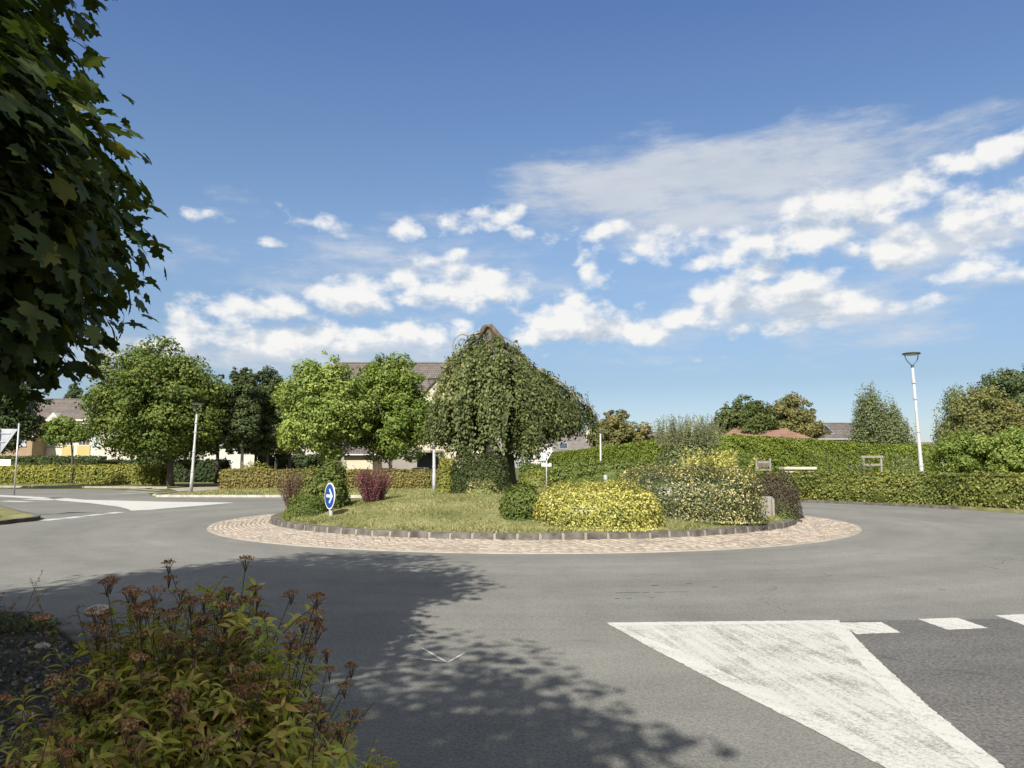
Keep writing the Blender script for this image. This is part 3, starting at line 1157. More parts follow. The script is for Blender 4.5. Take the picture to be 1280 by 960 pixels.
# joint across the road mouth, V scratch and tar dashes
def line_px(pts, w, mat, z=.0072):
    p = [np.array(G(*q)) for q in pts]
    for a, b in zip(p[:-1], p[1:]):
        d = unit((b - a)[None])[0]; nn = np.array([-d[1], d[0]]) * w / 2
        sheet('road_marking', [tuple(a + nn), tuple(a - nn), tuple(b - nn), tuple(b + nn)], z, mat)
        z += .001


M['joint'] = plain('joint_filler', (.25, .243, .22), .9, .4, 9)
M['scratch'] = paint_mat('scratch_paint', .5, (1, 0))
line_px([(528, 811), (558, 828.5)], .022, M['scratch'])
line_px([(560, 829), (581, 817)], .022, M['scratch'], .0085)
line_px([(521, 824), (562, 829.5)], .018, M['scratch'], .0095)
for (x0, x1, y, w) in ((770, 800, 741.5, .02), (803, 812, 741.2, .02), (818, 832, 741, .018), (836, 860, 740.6, .014), (768, 775, 749, .03), (782, 790, 748.6, .02), (812, 818, 748, .02), (814, 824, 732.2, .04), (857, 865, 730.2, .03), (889, 897, 734.5, .035), (1173, 1182, 738, .03)):
    line_px([(x0, y), (x1, y - .2)], w, M['tar'])

# ------------------------------------------------------------------ the island
def polar(r, a, z):
    return (CX + r * math.cos(a), CY + r * math.sin(a), z)


# mound of grass
v, q = [], []
nr, na = 14, 96
v.append((CX, CY, H(CX, CY)))
for i in range(1, nr + 1):
    r = R_KERB * i / nr
    for j in range(na):
        a = j / na * 2 * PI
        rr = min(r, R_KERB - .08)
        x, y = CX + rr * math.cos(a), CY + rr * math.sin(a)
        v.append((x, y, H(x, y) + .02 * math.sin(x * 3.1) * math.sin(y * 2.7)))
tri = [(0, 1 + j, 1 + (j + 1) % na) for j in range(na)]
for i in range(nr - 1):
    for j in range(na):
        k = (j + 1) % na
        q.append((1 + i * na + j, 1 + (i + 1) * na + j, 1 + (i + 1) * na + k, 1 + i * na + k))
tag(MB().add(v, quads=q, tris=tri).build('island_mound', M['grass_dry'], smooth=True), kind='structure')

# kerb blocks and the mortar between them
rng = np.random.default_rng(8)
mb = MB(); mm = MB()
nb = 100
for j in range(nb):
    a0 = j / nb * 2 * PI + .004; a1 = (j + 1) / nb * 2 * PI - .0035
    zt = .245 + rng.normal() * .006
    ro = R_KERB + .08 + rng.normal() * .008
    vs = []
    for a in (a0, (a0 + a1) / 2, a1):
        for (r, z) in ((ro + .03, .04), (ro, zt), (R_KERB - .12, zt + .003), (R_KERB - .12, .04)):
            vs.append(polar(r, a, z))
    qs = []
    for i in range(2):
        for k in range(4):
            qs.append((i * 4 + k, i * 4 + (k + 1) % 4, (i + 1) * 4 + (k + 1) % 4, (i + 1) * 4 + k))
    mb.add(vs, quads=qs + [(3, 2, 1, 0), (8, 9, 10, 11)])
    b0, b1 = (j + 1) / nb * 2 * PI - .0035, (j + 1) / nb * 2 * PI + .004
    vs = []
    for a in (b0, b1):
        for (r, z) in ((ro + .022, .04), (ro - .006, zt - .012), (R_KERB - .1, zt - .012), (R_KERB - .1, .04)):
            vs.append(polar(r, a, z))
    mm.add(vs, quads=[(k, (k + 1) % 4, 4 + (k + 1) % 4, 4 + k) for k in range(4)])
tag(mb.build('kerb', M['stone_dark'], bevel=.012), kind='structure')
tag(mm.build('kerb_mortar', M['mortar']), kind='structure')

# cobbled apron, every sett modelled, laid in slightly slanting arcs
rng = np.random.default_rng(5)
V, Fq, Cc = [], [], []
cnt = 0
r = R_KERB + .12
while r < R_APRON - .13:
    circ = 2 * PI * r
    n = int(circ / .20)
    off = rng.random()
    for j in range(n):
        a0 = (j + off) / n * 2 * PI; a1 = (j + off + 1) / n * 2 * PI
        gap = .005 / r
        ra, rb = r + .004, r + .114
        sl = .05 / r                                 # slant of each stone
        z = lambda rr: .012 + .11 * (R_APRON - rr) / (R_APRON - R_KERB)
        dz = rng.normal() * .004
        tilt = rng.normal() * .004
        base = [polar(ra, a0 + gap, z(ra) - .01), polar(ra, a1 - gap, z(ra) - .01), polar(rb, a1 - gap + sl, z(rb) - .01), polar(rb, a0 + gap + sl, z(rb) - .01)]
        i = .011; ga = gap + i / r
        top = [polar(ra + i, a0 + ga, z(ra) + .008 + dz - tilt), polar(ra + i, a1 - ga, z(ra) + .008 + dz + tilt), polar(rb - i, a1 - ga + sl, z(rb) + .008 + dz + tilt), polar(rb - i, a0 + ga + sl, z(rb) + .008 + dz - tilt)]
        V += base + top
        k = cnt
        Fq += [(k + 7, k + 6, k + 5, k + 4), (k, k + 4, k + 5, k + 1), (k + 1, k + 5, k + 6, k + 2), (k + 2, k + 6, k + 7, k + 3), (k + 3, k + 7, k + 4, k)]
        c = rng.random()
        Cc += [(c, c, c)] * 8
        cnt += 8
    r += .118
me = raw_mesh('cobble_apron', np.array(V), [np.array(Fq)[:, ::-1]], np.array(Cc))
tag(link('cobble_apron', me, M['sett']), kind='structure')
# bedding and pale edging band
v, q = [], []
for j in range(na):
    a = j / na * 2 * PI
    v += [polar(R_KERB, a, .11), polar(R_APRON, a, .004)]
for j in range(na):
    k = (j + 1) % na
    q.append((j * 2, j * 2 + 1, k * 2 + 1, k * 2))
M['bed'] = plain('sand_bedding', (.24, .20, .155), .95, .3, 12, bump=.6)
tag(MB().add(v, quads=q).build('apron_bedding', M['bed']), kind='structure')
v, q = [], []
for j in range(na * 2):
    a = j / na * PI
    v += [polar(R_APRON - .13, a, .026), polar(R_APRON, a, .022), polar(R_APRON + .01, a, .0)]
for j in range(na * 2):
    k = (j + 1) % (na * 2)
    q += [(j * 3, j * 3 + 1, k * 3 + 1, k * 3), (j * 3 + 1, j * 3 + 2, k * 3 + 2, k * 3 + 1)]
tag(MB().add(v, quads=q).build('apron_edging', M['path']), kind='structure')

# grass blades
def grass_patch(name, label, n, seed, sampler, hgt=.07, wid=.02, mat=None):
    rng = np.random.default_rng(seed)
    p = sampler(rng, n)
    n = len(p)
    L = Leaves()
    d = np.stack([rng.normal(size=n) * .55, rng.normal(size=n) * .55, np.ones(n)], 1)
    t = unit(d)
    nrm = rng.normal(size=(n, 3))
    fr = frames(rng, nrm, t)
    # blade template uses x=along, y=width
    tv = BLADE[0].copy(); tv[:, 1] *= wid / hgt
    cl = np.clip(.5 + .6 * wob(p, seed, 1.2) + rng.normal(size=n) * .12, 0, 1)
    var = np.stack([rng.random(n), cl, rng.random(n)], 1)
    L.scatter((tv, BLADE[1]), p, fr, hgt * rng.uniform(.5, 1.4, n), var)
    o = L.build(name, mat or M['lf_grass'])
    return tag(o, label, 'grass', kind='stuff')


def disc_s(rng, n):
    a = rng.random(n) * 2 * PI
    r = (R_KERB - .1) * np.sqrt(rng.random(n))
    x, y = CX + r * np.cos(a), CY + r * np.sin(a)
    return np.stack([x, y, Hv(x, y) - .005], 1)


grass_patch('grass', 'short dry grass covering the roundabout mound', 110000, 21, disc_s, .06, .016)


def kerb_tufts(rng, n):
    a = rng.random(n) * 2 * PI
    r = R_KERB - .16 - .25 * rng.random(n)
    x, y = CX + r * np.cos(a), CY + r * np.sin(a)
    keep = wob(np.stack([x, y, y * 0], 1), 4, 2) > -.1
    x, y = x[keep], y[keep]
    return np.stack([x, y, Hv(x, y)], 1)


grass_patch('grass', 'longer grass fringe inside the island kerb', 9000, 22, kerb_tufts, .12, .018, M['lf_grass'])


def rect_s(x0, x1, y0, y1, z):
    def f(rng, n):
        return np.stack([rng.uniform(x0, x1, n), rng.uniform(y0, y1, n), np.full(n, z)], 1)
    return f


grass_patch('grass', 'dry grass of the strip along the far kerb', 30000, 23, rect_s(-18.8, 4, 42, 55, .09), .09, .05)
grass_patch('grass', 'grass under the long hedge at far left', 9000, 24, rect_s(-60, -33, 66.6, 69, .08), .1, .06)
grass_patch('grass', 'rough grass on the kerbed corner by the left road', 9000, 25, lambda rng, n: (lambda s, q: np.stack([-14.8 - s * 10 - q * 4, 22.8 + s * 11.5 - q * 3, np.full(n, .12)], 1))(rng.random(n), rng.random(n)), .09, .025)

# ------------------------------------------------------------------ island planting
shrub_px('golden_shrub', 'bright golden yellow low shrub mound right of the island centre', 667, 824, 604, 664, 2.4, M['lf_euon'], 31, 14000, .055, 3.6, .08, shoots=40, shoot_h=.12)
shrub_px('variegated_shrub', 'large clipped dark shrub with cream speckled leaves on the roundabout', 776, 943, 583, 657, 2.4, M['lf_varieg'], 32, 22000, .05, 7.0, .05, shoots=30, shoot_h=.06, front=hit(861, 657)[1] + .4)
# golden shoots at its back right corner
rng = np.random.default_rng(33)
p = W(888, 590, 20.5)
L = Leaves()
nS = 105
b = np.stack([rng.uniform(-.75, .7, nS), rng.uniform(-.5, .4, nS), np.zeros(nS)], 1)
d = np.stack([rng.normal(size=nS) * .16, rng.normal(size=nS) * .16, np.ones(nS)], 1)
gz = H(p[0], 20.3)
hh = W(885, 562, 20.3)[2] - gz
add_shoots(L, rng, b, d, hh * rng.uniform(.74, 1.04, nS), .09, 34, OVAL, start=.5, r=.004)
o = L.build('golden_shoots_shrub', [M['lf_euon'], M['lf_euon'], M['twig_pale']])
o.location = (p[0], 20.3, gz)
tag(o, 'upright yellow shoots rising behind the cream speckled shrub', 'shrub')

shrub_px('green_shrub', 'small dark green rounded shrub at left end of golden shrub', 627, 680, 608, 660, 1.9, M['lf_green'], 34, 6500, .06, 3.0, .09, front=17.3)
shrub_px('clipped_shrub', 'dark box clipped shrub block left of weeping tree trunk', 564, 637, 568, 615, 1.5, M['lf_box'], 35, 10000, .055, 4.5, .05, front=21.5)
shrub_px('yellow_green_shrub', 'narrow yellow green shrub against left side of clipped block', 547, 572, 572, 614, 1.0, M['lf_hedge_yel'], 36, 3000, .055, 3.2, .06, front=22.2)
shrub_px('brown_shrub', 'dark brown leaved round shrub behind the wooden stump', 936, 996, 588, 647, 1.7, M['lf_darkbrown'], 37, 8500, .045, 2.5, .07, front=21.0)
shrub_px('grey_green_bush', 'tall loose grey green bush with upright shoots behind cream speckled shrub', 816, 908, 541, 600, 2.4, M['lf_birch'], 38, 14000, .07, 2.2, .14, front=25.0, shoots=260, shoot_h=.62, shoot_leaf=.07, core=.7, shoot_per=22, twig=M['twig_pale'])
shrub_px('low_mound_shrub', 'low spreading bright green shrub beside the blue sign', 357, 412, 617, 648, 1.2, M['lf_green'], 39, 3800, .045, 2.0, .05)
shrub_px('leafy_shrub', 'broad leaved green shrub directly behind the blue sign', 392, 437, 579, 628, 1.4, M['lf_green'], 40, 3600, .085, 2.4, .1, front=20.6, shoots=12, shoot_h=.1)
shrub_px('speckled_shrub', 'grey green shrub between purple bush and broad leaved shrub', 368, 408, 586, 628, 1.2, M['lf_hedge'], 41, 3000, .06, 2.4, .1, front=21.0)
vase_shrub('purple_bush', 'sparse purple brown barberry at left end of island', 347, 393, 583, 645, M['lf_purple_brown'], 42, 110, .05, 26, .5)
vase_shrub('red_barberry', 'dense rounded dark red barberry on the grass', 443, 491, 582, 629, M['lf_purple'], 43, 210, .045, 34, .5, base_w=.4)
# a few reddish side shoots by the purple bush and ivy tufts by the kerb
shrub_px('weedy_tuft', 'tangled weedy tuft at foot of stump and brown shrub', 965, 992, 636, 650, .35, M['lf_cover'], 44, 700, .05, 2.0, .05, front=20.4, shoots=30, shoot_h=.2, core=.5)
shrub_px('dry_tuft', 'dry grassy tuft at foot of clipped block', 580, 625, 606, 617, .5, M['lf_grass'], 45, 500, .05, 2.0, .08, front=20.9, shoots=40, shoot_h=.15)

# weathered stump
def stump():
    f = W(958, 600, 20.4)
    rng = np.random.default_rng(50)
    root = empty('wooden_stump', (f[0], f[1] + .15, H(f[0], f[1] + .15) - .03), 'weathered grey cut wooden stump at right end of island', 'stump')
    n = 28
    a = np.arange(n) * 2 * PI / n
    groove = 1 + .07 * np.sign(np.sin(a * 3 + 1)) * np.abs(np.sin(a * 3 + 1)) ** .4 + rng.normal(size=n) * .03
    v = []
    for z, s in ((0, 1.12), (.12, 1.03), (.3, 1.0), (.49, .99), (.52, .93)):
        for i in range(n):
            v.append((.20 * groove[i] * s * math.cos(a[i]), .16 * groove[i] * s * math.sin(a[i]), z + (.02 * math.sin(a[i] * 2) if z > .4 else 0)))
    q = []
    for j in range(4):
        for i in range(n):
            k = (i + 1) % n
            q.append((j * n + i, j * n + k, (j + 1) * n + k, (j + 1) * n + i))
    MB().add(v, quads=q).build('side_wood', M['wood_grey'], root)
    top = [x for x in v[4 * n:]]
    MB().add([(x[0] * .995, x[1] * .995, x[2] - .002) for x in top], polys=[tuple(range(n))]).build('cut_face', M['wood_grey'], root)
    sl = MB()
    for (x, w) in ((-.13, .09), (.03, .12), (.15, .06)):
        sl.box((x, -.165, .24), (w, .035, .48 + .03 * rng.normal()))
    sl.build('split_slab', M['wood_grey'], root, bevel=.008)


stump()

# small bollard behind golden shrub
bz = W(757, 594, 20.2)
root = empty('bollard', (bz[0], 20.2, H(bz[0], 20.2) - .03), 'short white wooden bollard rising out of golden shrub', 'bollard')
hb = bz[2] - root.location.z
MB().tube([(0, 0, 0), (0, 0, hb * .5), (0, 0, hb - .02), (0, 0, hb)], [.055, .052, .05, .035], 14).build('post', M['white_metal'], root, smooth=False)
MB().tube([(0, 0, hb - .16), (0, 0, hb - .10)], .0535, 14).build('band', M['grey_metal'], root)

# ------------------------------------------------------------------ weeping tree
def weeping_tree():
    rng = np.random.default_rng(60)
    Y = 24.6
    b = W(637, 606, Y)
    bz = H(b[0], Y)
    root = empty('weeping_tree', (b[0], Y, bz - .05), 'weeping tree with pointed top and drooping right branch on the roundabout', 'tree')
    org = np.array([b[0], Y, bz - .05])

    def P(px, py, dy=0.0):
        return W(px, py, Y) + np.array([0, dy, 0]) - org

    apex = P(609, 408)
    tk = MB()
    tp = np.array([P(639, 612), P(638, 590), P(636, 560), P(630, 520), P(624, 475), P(616, 435), P(609, 412)])
    tk.tube(tp, [.22, .165, .15, .14, .13, .16, .10], 10)
    # second leaning stem
    tk.tube([P(640, 600, .1), P(628, 575, .3), P(615, 545, .5), P(600, 500, .6)], [.1, .08, .06, .03], 7)
    limbs = []
    # right-hand long limb
    limbs.append(np.array([P(618, 422), P(640, 440), P(664, 462, .1), P(692, 478, .1), P(716, 494, .2), P(742, 520, .2)]))
    limbs.append(np.array([P(622, 440), P(650, 462, -.5), P(680, 484, -.8), P(708, 512, -.9)]))
    limbs.append(np.array([P(625, 450), P(655, 470, .8), P(690, 492, 1.1), P(722, 520, 1.2)]))
    # left and front / back limbs
    limbs.append(np.array([P(608, 416), P(588, 432, -.2), P(568, 462, -.4), P(552, 500, -.5)]))
    limbs.append(np.array([P(612, 430), P(594, 452, -.9), P(572, 482, -1.3), P(556, 520, -1.5)]))
    limbs.append(np.array([P(612, 430), P(590, 452, .9), P(566, 485, 1.4), P(548, 522, 1.6)]))
    limbs.append(np.array([P(616, 428), P(618, 446, -1.1), P(620, 470, -1.7), P(622, 505, -2.0)]))
    limbs.append(np.array([P(616, 428), P(600, 446, -1.0), P(592, 474, -1.6), P(586, 508, -1.9)]))
    limbs.append(np.array([P(616, 430), P(640, 452, -.9), P(656, 480, -1.5), P(668, 512, -1.7)]))
    limbs.append(np.array([P(616, 430), P(635, 452, .9), P(650, 480, 1.5), P(664, 512, 1.8)]))
    limbs.append(np.array([P(614, 428), P(610, 450, 1.2), P(604, 480, 1.8), P(600, 515, 2.0)]))
    limbs.append(np.array([P(620, 440), P(652, 474, -.9), P(682, 505, -1.3), P(704, 530, -1.4)]))
    limbs.append(np.array([P(622, 445), P(655, 480, -.2), P(684, 510, -.3), P(700, 535, -.4)]))
    limbs.append(np.array([P(606, 430), P(580, 462, -.5), P(560, 500, -.9), P(548, 535, -1.0)]))
    # low inner limbs for the skirt under the crown
    limbs.append(np.array([P(630, 510), P(655, 525, -.3), P(680, 545, -.6)]))
    limbs.append(np.array([P(630, 510), P(600, 522, -.4), P(575, 540, -.8)]))
    limbs.append(np.array([P(630, 505), P(640, 520, -1.0), P(648, 540, -1.4)]))
    limbs = [smooth_path(l, 6) for l in limbs]
    for l in limbs:
        tk.tube(l, np.linspace(.075, .018, len(l)), 6)
    # gnarled knob at the peak
    tk.tube([P(598, 424), P(606, 411), P(612, 409), P(624, 426), P(632, 440)], [.10, .13, .13, .15, .07], 9)
    tk.build('trunk', M['bark'], root, smooth=True)
    kb = MB()
    kb.tube([P(601, 421, -.1), P(607, 409, -.1), P(613, 408, -.1), P(626, 424, -.12), P(634, 438, -.12)], [.05, .085, .09, .10, .04], 9)
    kb.build('peak_wood', M['bark_tan'], root, smooth=True)
    # bare arching twigs
    tw = MB()
    for pts in ([(600, 416), (588, 420), (576, 419), (568, 426), (566, 438)], [(598, 420), (586, 426), (577, 424), (570, 432)], [(622, 418), (640, 428), (652, 442), (664, 458)],
                [(655, 452), (676, 464), (690, 474), (704, 484)], [(690, 472), (708, 482), (716, 492), (722, 505)], [(720, 494), (734, 506), (744, 516), (748, 528)], [(628, 428), (645, 436), (656, 450)]):
        c = smooth_path([P(x, y, -.1) for x, y in pts], 5)
        tw.tube(c, np.linspace(.028, .008, len(c)), 5)
    tw.build('bare_twig', M['twig_pale'], root, smooth=True)

    # hanging strands
    pos, al, cg = [], [], []
    st = MB()

    def bottom_px(px):
        xs = [540, 550, 562, 580, 605, 630, 655, 672, 687, 693, 715, 735, 750]
        ys = [550, 560, 572, 578, 580, 578, 578, 562, 548, 540, 541, 543, 545]
        return np.interp(px, xs, ys)

    n_str = 0
    for li, l in enumerate(limbs):
        ln = np.linalg.norm(np.diff(l, axis=0), axis=1).sum()
        m = int(ln * (34 if li < 3 else 21))
        for k in range(m):
            f = rng.random() ** .8
            i = f * (len(l) - 1)
            j = int(min(len(l) - 2, i))
            s0 = l[j] * (1 - (i - j)) + l[j + 1] * (i - j) + rng.normal(size=3) * np.array([.16, .18, .05])
            out = (s0[:2] - tp[4][:2])
            out = out / (np.linalg.norm(out) + .2)
            pxs = 640 + (s0[0] + org[0]) / (s0[1] + Y) * F_PX
            zb = P(pxs, bottom_px(pxs) + rng.normal() * 5)[2]
            full = max(.25, s0[2] - zb)
            ll = min(full * rng.uniform(.45, 1.05), rng.uniform(.7, 2.6))
            spread = rng.uniform(.05, .34) * ll
            nn = max(4, int(ll / .05))
            t = np.linspace(0, 1, nn)
            pts = s0 + np.stack([out[0] * spread * np.sqrt(t), out[1] * spread * np.sqrt(t), .12 * ll * np.sin(np.clip(t * 3, 0, 1) * PI) * .4 - ll * t ** 1.15], 1)
            pts += np.cumsum(rng.normal(size=(nn, 3)) * .012, axis=0)
            if n_str % 3 == 0:
                st.tube(pts[::max(1, nn // 5)], .006, 3, caps=False)
            n_str += 1
            for rep in range(3):
                w = rng.normal(size=(nn, 3)) * .06
                pos.append(pts + w)
                aa = rng.normal(size=(nn, 3)) * .6
                aa[:, 2] -= .9
                aa[:, :2] += out * .3
                al.append(aa)
                cg.append(np.full(nn, rng.random()))
    pos = np.concatenate(pos); al = np.concatenate(al); cg = np.concatenate(cg)
    n = len(pos)
    rad = pos - np.array([tp[4][0], 0, 0])
    nrm = np.stack([rad[:, 0] * .5, rad[:, 1] * .5, np.full(n, .5)], 1) + rng.normal(size=(n, 3)) * .55
    # sunlight on the crown's upper left, painted in as paler, yellower leaves
    left = np.clip((-(pos[:, 0] - P(590, 480)[0])) / .8, 0, 1) * (pos[:, 2] > 2.6)
    var = np.stack([np.clip(rng.random(n) * .85 + .25 * left, 0, 1), np.clip(cg * .8 + .3 * left, 0, 1), rng.random(n)], 1)
    L = Leaves()
    L.scatter(OVAL, pos, frames(rng, nrm, al), .097 * rng.uniform(.65, 1.3, n), var)
    L.build('crown', M['lf_weep'], root)
    st.build('hanging_twig', M['twig'], root)


weeping_tree()

# ------------------------------------------------------------------ signs and lamps
def lamp(label, px, pybase, pytop, Y, px_top=None, scale=1.0):
    b = W(px, 584, Y)
    root = empty('street_lamp', (b[0], Y, 0), label, 'street lamp', 'white street lamps with forked heads')
    hgt = W(px, pytop, Y)[2]
    dx = 0 if px_top is None else W(px_top, pytop, Y)[0] - b[0]
    def at(z, ox=0):
        return (dx * z / hgt + ox, 0, z)
    hp = hgt - .62 * scale
    MB().tube([at(0), at(1.2), at(1.25), at(hp * .6), at(hp * .61), at(hp)], [.105 * scale, .10 * scale, .085 * scale, .075 * scale, .066 * scale, .058 * scale], 14).build('pole', M['white_metal'], root, smooth=True)
    for f in (.27, .52, .76, .88):
        MB().tube([at(hp * f - .05), at(hp * f + .05)], .1 * scale, 14).build('collar', M['white_metal'], root)
    MB().tube([at(hp - .06), at(hp + .05)], .07 * scale, 12).build('socket', M['dark_metal'], root)
    for s in (-1, 1):
        pts = []
        for t in np.linspace(0, 1, 9):
            w = .30 * scale * math.sin(min(1, t * 1.15) * PI / 2) ** .8
            pts.append(at(hp + .03 + (hgt - hp - .1) * t, s * w))
        MB().tube(pts, .022 * scale, 8).build('arm', M['dark_metal'], root, smooth=True)
    n = 24
    vs = []
    zs = hgt - .06
    for (r, z) in ((.36, zs - .02), (.40, zs + .015), (.36, zs + .05), (.12, zs + .075)):
        for i in range(n):
            a = i / n * 2 * PI
            vs.append((dx + r * scale * math.cos(a), r * scale * math.sin(a), z))
    q = []
    for j in range(3):
        for i in range(n):
            k = (i + 1) % n
            q.append((j * n + i, j * n + k, (j + 1) * n + k, (j + 1) * n + i))
    hd = MB().add(vs, quads=q, polys=[tuple(range(3 * n, 4 * n))]).build('lamp_head', M['dark_metal'], root)
    MB().tube([(dx, 0, zs - .022), (dx, 0, zs - .04)], [.34 * scale, .30 * scale], 20).build('lens', M['lens'], hd)
    MB().box((dx * .1, -.10 * scale, .75), (.075, .02, .4)).build('access_door', M['grey_metal'], root)
    return root


lamp('tall white lamp post behind the long hedge at right', 1153, 600, 441, 35.0, 1139)
lamp('slim white lamp post on the grass beside the big maple', 240, 616, 504, 48.0, 247)
lamp('white lamp post half hidden by the weeping tree', 543, 614, 473, 43.5, 542.5)
# smaller flat topped lamp
b = W(751, 584, 60)
root = empty('street_lamp', (b[0], 60, 0), 'small pale lamp post with flat top by the far grey roof', 'street lamp')
ht = W(751, 537, 60)[2]
MB().tube([(0, 0, 0), (0, 0, 1.2), (0, 0, ht - .15)], [.09, .08, .06], 12).build('pole', M['white_metal'], root, smooth=True)
MB().tube([(0, 0, ht - .2), (0, 0, ht - .12), (0, 0, ht - .02), (0, 0, ht)], [.08, .22, .42, .36], 18).build('lamp_head', M['grey_metal'], root)

# blue arrow sign
def blue_sign():
    f = hit(413, 660)
    X, Y = W(413, 600, 19.6)[0], 19.6
    z0 = H(X, Y)
    c = W(412, 620, Y)
    n = Vector((-.82, -.57, 0)).normalized()
    ang = math.atan2(n.x, -n.y)          # rotate local -Y onto n
    root = empty('direction_sign', (X, Y, z0 - .02), 'round blue sign with white arrow on short post in island grass', 'road sign', rz=ang)
    h = c[2] - z0 + .02
    R = .335
    MB().tube([(0, .04, 0), (0, .04, h + .2)], .03, 12).build('post', M['grey_metal'], root, smooth=True)
    MB().tube([(0, .04, 0), (0, .04, .28)], .05, 14).build('sleeve', M['white_metal'], root)

    def disc(r, y0, y1, n=40):
        return MB().tube([(0, y0, h), (0, y1, h)], r, n)
    plate = disc(R, -.012, .006).build('sign_plate', M['sign_white'], root)
    disc(R * .90, -.015, -.0125).build('blue_face', M['sign_blue'], plate)
    y = -.0165
    ar = MB()
    def flat(poly):
        vs = [(x, y - .001, h + z) for x, z in poly] + [(x, y + .0008, h + z) for x, z in poly]
        k = len(poly)
        ar.add(vs, polys=[tuple(range(k))], quads=[(i, k + i, k + (i + 1) % k, (i + 1) % k) for i in range(k)])
    flat([(-.2, -.036), (.12, -.036), (.12, .036), (-.2, .036)])
    # arrow head as two swept bars, ends meeting at the tip
    flat([(.225, 0), (.02, -.19), (-.035, -.155), (.125, 0)])
    flat([(.225, 0.0005), (.125, 0.0005), (-.035, .155), (.02, .19)])
    ar.build('arrow', M['sign_white'], plate)
    MB().tube([(0, .006, h), (0, .02, h)], .31, 30).build('back_shell', M['sign_back'], plate)


blue_sign()


def yield_sign_back(label, X, Y, zc, side, rz, plate=True, tone='sign_back'):
    root = empty('give_way_sign', (X, Y, 0), label, 'road sign', rz=rz)
    s = side
    hh = s * .866
    def tri(k, y0, y1):
        pts = [(-s / 2 * k, hh / 3 * k), (s / 2 * k, hh / 3 * k), (0, -2 * hh / 3 * k)]
        vs = [(x, y0, zc + z) for x, z in pts] + [(x, y1, zc + z) for x, z in pts]
        return MB().add(vs, tris=[(0, 2, 1), (3, 4, 5)], quads=[(0, 1, 4, 3), (1, 2, 5, 4), (2, 0, 3, 5)])
    # front of the plate faces +Y, its grey back faces -Y
    pl = tri(1.0, .0, .025).build('sign_plate', M[tone], root, bevel=.004)
    tri(.98, .026, .030).build('sign_face', M['sign_white'], pl)
    for f in (.18, -.12):
        w = s * (.5 + f) * .9
        MB().box((0, -.012, zc + hh * f), (w, .02, .035)).build('rail', M['grey_metal'], pl)
    MB().tube([(0, -.05, 0), (0, -.05, zc + hh / 3 + .02)], .035, 12).build('post', M['white_metal'], root, smooth=True)
    if plate:
        zz = zc - 2 * hh / 3 - .16
        MB().box((0, .004, zz), (s * .75, .02, .2)).build('lower_plate', M['sign_white'], root, bevel=.004)
        MB().box((0, -.0075, zz), (s * .4, .003, .04)).build('plate_rail', M['grey_metal'], root)
    return root


p = W(-2, 550, 24.5)
yield_sign_back('grey backed triangular sign at left frame edge with white plate below', p[0], 24.5, W(0, 548, 24.5)[2], 1.05, .25)
p = W(683, 570, 46)
yield_sign_back('pale backed triangular sign near the trunk of weeping tree', p[0], 46, W(683, 566, 46)[2] - .1, .78, 0, tone='sign_white')
# lone thin post near left frame edge
b = W(20, 584, 45)
root = empty('sign_post', (b[0], 45, 0), 'thin grey post standing alone behind the hedge at far left', 'post')
ht = W(20, 529, 45)[2]
MB().tube([(0, 0, 0), (0, 0, ht)], .045, 10).build('pole', M['grey_metal'], root, smooth=True)
MB().tube([(0, 0, ht), (0, 0, ht + .04)], [.055, .03], 10).build('cap', M['dark_metal'], root)

# ------------------------------------------------------------------ hedges
hb = []
hedge('low_hedge', 'long clipped green hedge along the right side of the road', [(11.6, 39.6), (13.95, 36.95), (17.45, 31.6), (19.3, 27.15), (19.95, 20), (18.9, 12)], 1.15, [1.3, 1.32, 1.33, 1.3, 1.3, 1.3], M['lf_hedge'], 70, .095, 430, bump=.07)
# left of road
a = W(-40, 606, 70); b = W(204, 606, 68.5)
hedge('low_hedge', 'long clipped yellow green hedge below the cream house', [(a[0], 71), (b[0], 68.5)], 1.4, 1.75, M['lf_hedge_yel'], 71, .17, 130, bump=.1)
a = W(-40, 590, 75); b = W(150, 590, 75)
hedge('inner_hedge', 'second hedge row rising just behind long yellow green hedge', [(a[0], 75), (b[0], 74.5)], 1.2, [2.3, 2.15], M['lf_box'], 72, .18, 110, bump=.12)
a = W(70, 590, 80); b = W(285, 590, 78)
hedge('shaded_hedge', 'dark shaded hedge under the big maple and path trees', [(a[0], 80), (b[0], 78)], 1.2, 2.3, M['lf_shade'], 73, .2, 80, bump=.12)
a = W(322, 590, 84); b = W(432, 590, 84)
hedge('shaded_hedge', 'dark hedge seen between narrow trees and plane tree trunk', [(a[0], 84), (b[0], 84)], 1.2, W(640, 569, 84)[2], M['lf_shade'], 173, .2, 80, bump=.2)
a = W(-40, 580, 84); b = W(130, 580, 84)
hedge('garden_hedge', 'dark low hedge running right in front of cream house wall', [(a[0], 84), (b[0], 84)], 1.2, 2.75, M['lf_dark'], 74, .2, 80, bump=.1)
# centre hedge: russet part and the yellow-green part
a = W(277, 608, 55.5); b = W(420, 608, 55.0); c = W(440, 608, 55); d = W(575, 608, 54)
hedge('low_hedge', 'russet tinged clipped hedge across the road behind purple bush', [(a[0], 55.5), (b[0], 55.2), (c[0], 55), (d[0], 54.2)], 1.2, [1.4, 1.42, 1.4, 1.42], M['lf_hedge_red'], 75, .13, 230, bump=.08)
